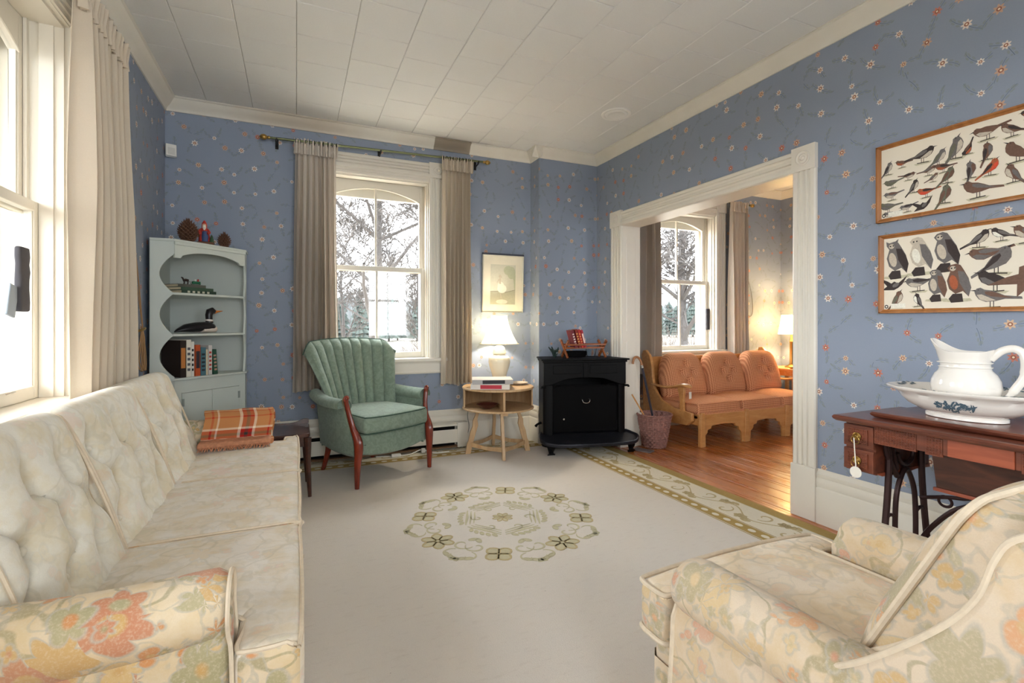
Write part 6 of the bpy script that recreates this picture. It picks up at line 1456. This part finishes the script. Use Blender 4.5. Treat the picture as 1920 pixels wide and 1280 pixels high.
def carved(name, x, y0, y1, z0, z1, m=M_sew, pitch=.0095):
    """face with rows of raised nailhead carving, facing -x"""
    bm = BM(); add_box(bm, x, x+.012, y0, y1, z0, z1); ny = max(1, int((y1-y0-.004)/pitch)); nz = max(1, int((z1-z0-.004)/pitch)); py, pz = (y1-y0-.004)/ny, (z1-z0-.004)/nz
    for i in range(ny):
        for j in range(nz):
            a, b = y0+.002+py*i, z0+.002+pz*j; e = .0012
            q = [bm.verts.new(v) for v in ((x, a+e, b+e), (x, a+py-e, b+e), (x, a+py-e, b+pz-e), (x, a+e, b+pz-e))]; t_ = bm.verts.new((x-.0038, a+py/2, b+pz/2))
            for k in range(4): bm.faces.new([q[k], t_, q[(k+1) % 4]])
    bmesh.ops.recalc_face_normals(bm, faces=bm.faces); return obj(name, bm, m, sw, smooth=False)
obj('apron', box(2.205, 2.225, .17, 1.262, .665, .727), M_sew, sw, smooth=False)
yy = 1.258
for (l_, k_) in ((.150, 'c'), (.030, 'p'), (.055, 'c'), (.016, 'p'), (.185, 'r'), (.016, 'p'), (.060, 'c'), (.040, 'r'), (.150, 'c'), (.04, 'p'), (.06, 'c'), (.18, 'r'), (.10, 'c')):
    z0 = .652 if k_ == 'c' else .660
    if k_ == 'c': carved('carved_panel', 2.196, yy-l_, yy, z0, .726)
    else: obj('plain_panel', box(2.192 if k_ == 'r' else 2.197, 2.206, yy-l_, yy, z0, .726), M_sew2 if k_ == 'r' else M_sew, sw, smooth=False, bevel=.002)
    yy -= l_
    if yy < .2: break
# machine box under the top
obj('machine_box', prism([(2.245, .735), (2.30, .50), (2.60, .50), (2.62, .735)][::-1], 'y', .17, 1.09), M_dark, sw, smooth=False); obj('box_moulding', box(2.292, 2.306, .17, 1.10, .494, .508), M_sew2, sw, smooth=False, bevel=.003)
# two-drawer stack at the left end
obj('drawer_case', prism([(2.215, .515), (2.60, .515), (2.60, .722), (2.215, .722)], 'y', 1.262, 1.382), M_sew, sw, smooth=False)
obj('case_skirt', prism([(2.215, .522), (2.25, .508), (2.32, .505), (2.40, .500), (2.50, .512), (2.60, .508), (2.60, .522)], 'y', 1.258, 1.386), M_sew2, sw)
tagz = None
for (z0, z1) in ((.622, .715), (.522, .613)):
    d = obj('drawer', box(2.196, 2.216, 1.262, 1.382, z0, z1), M_sew, sw, smooth=False, bevel=.003)
    b = carved('carved_panel', 2.190, 1.282, 1.362, z0+.014, z1-.014, pitch=.0075); mw = b.parent; b.parent = d
    bb = lathe([(.0175, 0), (.0175, .003), (.013, .006), (.010, .004), (.006, .009), (0, .010)], 20); bb.transform(Matrix.Translation((2.188, 1.322, (z0+z1)/2)) @ Matrix.Rotation(R(-90), 4, 'Y')); obj('pull_plate', bb, M_brass, d)
    zc = (z0+z1)/2-.010; obj('ring_pull', tube([(2.176-.003*math.sin(a), 1.322+.0165*math.cos(a), zc+.0165*math.sin(a)-.004) for a in [2*PI*k/20 for k in range(20)]], .0018, 6, closed=True), M_brass, d)
tg = thing('paper_tag', 'round white paper tag on a string hanging from the top drawer pull', 'tag', (2.165, 1.318, .53)); obj('string', tube([(2.168, 1.322, .665), (2.168, 1.318, .60), (2.168, 1.314, .545)], .0022, 5), M_tag, tg)
bb = lathe([(0, -.001), (.0235, -.001), (.0235, .001), (0, .001)], 28, close_ends=False); bb.transform(Matrix.Translation((2.164, 1.312, .522)) @ Matrix.Rotation(R(-90), 4, 'Y')); obj('disc', bb, M_tag, tg)
# iron stand: two openwork ends, cross braces, treadle
def iron(name, pts, r, k=4, sg=8): return obj(name, tube(smooth_path(pts, k), r, sg), M_ironb, sw)
for yc, dy in ((1.25, -1), (.42, 1)):
    for s, xb in ((-1, 2.20), (1, 2.60)):
        iron('stand_leg', [(2.40+s*.115, yc, .655), (2.40+s*.125, yc, .45), (2.40+s*.165, yc, .18), (2.40+s*.205, yc, .03)], .013)
        iron('stand_foot', [(2.40+s*.205, yc, .034), (2.40+s*.23, yc, .0285)], .014, 2)
    iron('stand_arch', [(2.33, yc, .10), (2.325, yc, .28), (2.335, yc, .42), (2.37, yc, .50), (2.40, yc, .525), (2.43, yc, .50), (2.465, yc, .42), (2.475, yc, .28), (2.47, yc, .10)], .0105)
    iron('stand_ring', [(2.34, yc, .60), (2.355, yc, .565), (2.40, yc, .545), (2.445, yc, .565), (2.46, yc, .60)], .009)
    iron('stand_tie', [(2.255, yc, .33), (2.29, yc, .345), (2.325, yc, .33)], .007); iron('stand_tie', [(2.475, yc, .33), (2.51, yc, .345), (2.545, yc, .33)], .007)
    iron('stand_tie', [(2.22, yc, .12), (2.30, yc, .10), (2.40, yc, .115), (2.50, yc, .10), (2.58, yc, .12)], .009)
    iron('top_bracket', [(2.255, yc, .66), (2.27, yc, .60), (2.31, yc, .54), (2.34, yc, .50)], .011); iron('top_bracket', [(2.30, yc, .66), (2.31, yc, .60), (2.335, yc, .53)], .011)
iron('cross_brace', [(2.50, 1.245, .20), (2.50, 1.20, .28), (2.50, 1.11, .385), (2.50, .98, .44), (2.50, .795, .465), (2.50, .64, .44), (2.50, .54, .385), (2.50, .46, .28), (2.50, .425, .20)], .010, 5)
iron('cross_brace', [(2.50, 1.245, .39), (2.50, 1.15, .42), (2.50, 1.07, .44), (2.50, .97, .50)], .008)
iron('scroll_brace', [(2.50, 1.14, .535), (2.50, 1.12, .48), (2.50, 1.07, .455), (2.50, 1.02, .475), (2.50, 1.005, .51)], .008); obj('scroll_ring', tube([(2.50, 1.155+.023*math.cos(a), .40+.021*math.sin(a)) for a in [2*PI*k/18 for k in range(18)]], .006, 6, closed=True), M_ironb, sw)
iron('brace_knuckle', [(2.46, 1.245, .155), (2.50, 1.245, .185), (2.53, 1.245, .16)], .014, 3)
obj('treadle', box(2.28, 2.52, .62, .98, .085, .098), M_ironb, sw, smooth=False, bevel=.004); obj('treadle_rod', tube([(2.40, .42, .092), (2.40, 1.25, .092)], .007, 8), M_ironb, sw)

# ------------------------------------------------------------ wash bowl and jug
BZ = .7765; bxc, byc = 2.415, 1.05
wb = thing('wash_bowl', 'wide white china wash bowl with grey-green flower transfer on the sewing table', 'bowl', (bxc, byc, BZ))
rimw = lambda r, z, a: r*(1+.012*math.cos(10*a)*(1 if z > .085 else 0))
prof = [(.0, .004), (.118, .0), (.128, .002), (.128, .012), (.120, .018), (.150, .026), (.190, .048), (.212, .072), (.222, .088), (.250, .100), (.262, .108), (.264, .114), (.258, .116), (.225, .102), (.205, .078), (.165, .040), (.11, .024), (0, .022)]
obj('basin', lathe(prof, 72, (bxc, byc, BZ), sx=.72, sy=1.0, fn=rimw), M_ceramic, wb)
polys = BM(); rn = random.Random(8)
def on_bowl(a, z, off=.0012):
    k = next(i for i in range(4, 9) if prof[i][1] <= z <= prof[i+1][1]); f = (z-prof[k][1])/(prof[k+1][1]-prof[k][1]); r = prof[k][0]+(prof[k+1][0]-prof[k][0])*f+off
    return Vector((bxc+r*math.cos(a)*.72, byc+r*math.sin(a), BZ+z))
def spray(a0, z0, n, w_, h_, seed):
    rn = random.Random(seed)
    for k in range(n):
        a = a0+rn.uniform(-w_, w_); z = max(.030, min(.086, z0+rn.uniform(-h_, h_)*(1-abs(a-a0)/w_*.7))); q = rn.uniform(0, 2*PI); l, b = rn.uniform(.006, .011), rn.uniform(.0015, .0035)
        P = []
        for (u, v) in ((-l, 0), (-l*.3, b), (l*.5, b*.8), (l, 0), (l*.5, -b*.8), (-l*.3, -b)):
            da, dz = (u*math.cos(q)-v*math.sin(q))/.18, (u*math.sin(q)+v*math.cos(q)); P.append(on_bowl(a+da, max(.028, min(.087, z+dz))))
        try: polys.faces.new([polys.verts.new(p) for p in P])
        except ValueError: pass
spray(R(188), .058, 90, .30, .022, 1); spray(R(80), .058, 60, .3, .02, 2)
def on_rim(a, t): r = .228+.030*t; z = .1035+.0125*t+.002; return Vector((bxc+rimw(r, .1, a)*math.cos(a)*.72, byc+rimw(r, .1, a)*math.sin(a), BZ+z+.001))
for a0 in (R(75), R(130), R(180), R(232), R(285), R(340)):
    for k in range(16):
        a = a0+rn.uniform(-.22, .22); t = rn.uniform(.05, .8); l = rn.uniform(.02, .06); P = [on_rim(a-l, t), on_rim(a-l*.3, min(1, t+.22)), on_rim(a+l, min(1, t+.12)), on_rim(a+l*.2, max(0, t-.1))]
        polys.faces.new([polys.verts.new(p) for p in P])
tag(obj('flower_transfer', polys, M_print, wb, smooth=False), kind='stuff')
jx, jy, JZ = 2.425, 1.055, BZ+.0235
jg = thing('wash_jug', 'plump white china wash jug with looped handle standing in the wash bowl', 'jug', (jx, jy, JZ))
def jf(r, z, a):
    d = math.cos(a-R(97)); t = max(0, (z-.17)/.09); return r*(1+.30*t*max(0, d)**5+.03*t*math.cos(2*(a-R(97))))
def jz(z, a): return z
jp = [(a_*.93, b_*.97) for a_, b_ in [(.0, 0), (.078, 0), (.082, .006), (.080, .018), (.096, .045), (.110, .075), (.115, .105), (.112, .130), (.100, .155), (.084, .172), (.080, .19), (.082, .205), (.086, .225), (.092, .240), (.093, .246), (.088, .246), (.080, .225), (.075, .19), (.095, .15), (.105, .10), (.07, .012), (0, .01)]]
bm = lathe(jp, 56, (jx, jy, JZ), fn=jf)
for v in bm.verts:      # the lip rises into the spout
    dx, dy, dz = v.co.x-jx, v.co.y-jy, v.co.z-JZ
    if dz > .17: v.co.z += .045*((dz-.17)/.076)*max(0, math.cos(math.atan2(dy, dx)-R(97)))**3+.012*((dz-.17)/.076)*abs(math.cos(math.atan2(dy, dx)-R(97)))**6
obj('body', bm, M_ceramic, jg)
ha = R(-83); hp_ = [(.074, .212), (.105, .245), (.140, .255), (.165, .235), (.172, .195), (.165, .15), (.145, .11), (.125, .075), (.108, .05)]
obj('handle', tube(smooth_path([(jx+a*math.cos(ha), jy+a*math.sin(ha), JZ+z) for a, z in hp_], 5), [.012]*16+[.014]*8+[.012]*9+[.009]*8, 12, flat=1.2), M_ceramic, jg)
for z in (.178, .196): obj('moulded_band', tube([(jx+jf(.0785, z, a)*math.cos(a), jy+jf(.0785, z, a)*math.sin(a), JZ+z) for a in [2*PI*k/56 for k in range(56)]], .003, 6, closed=True), M_ceramic, jg)
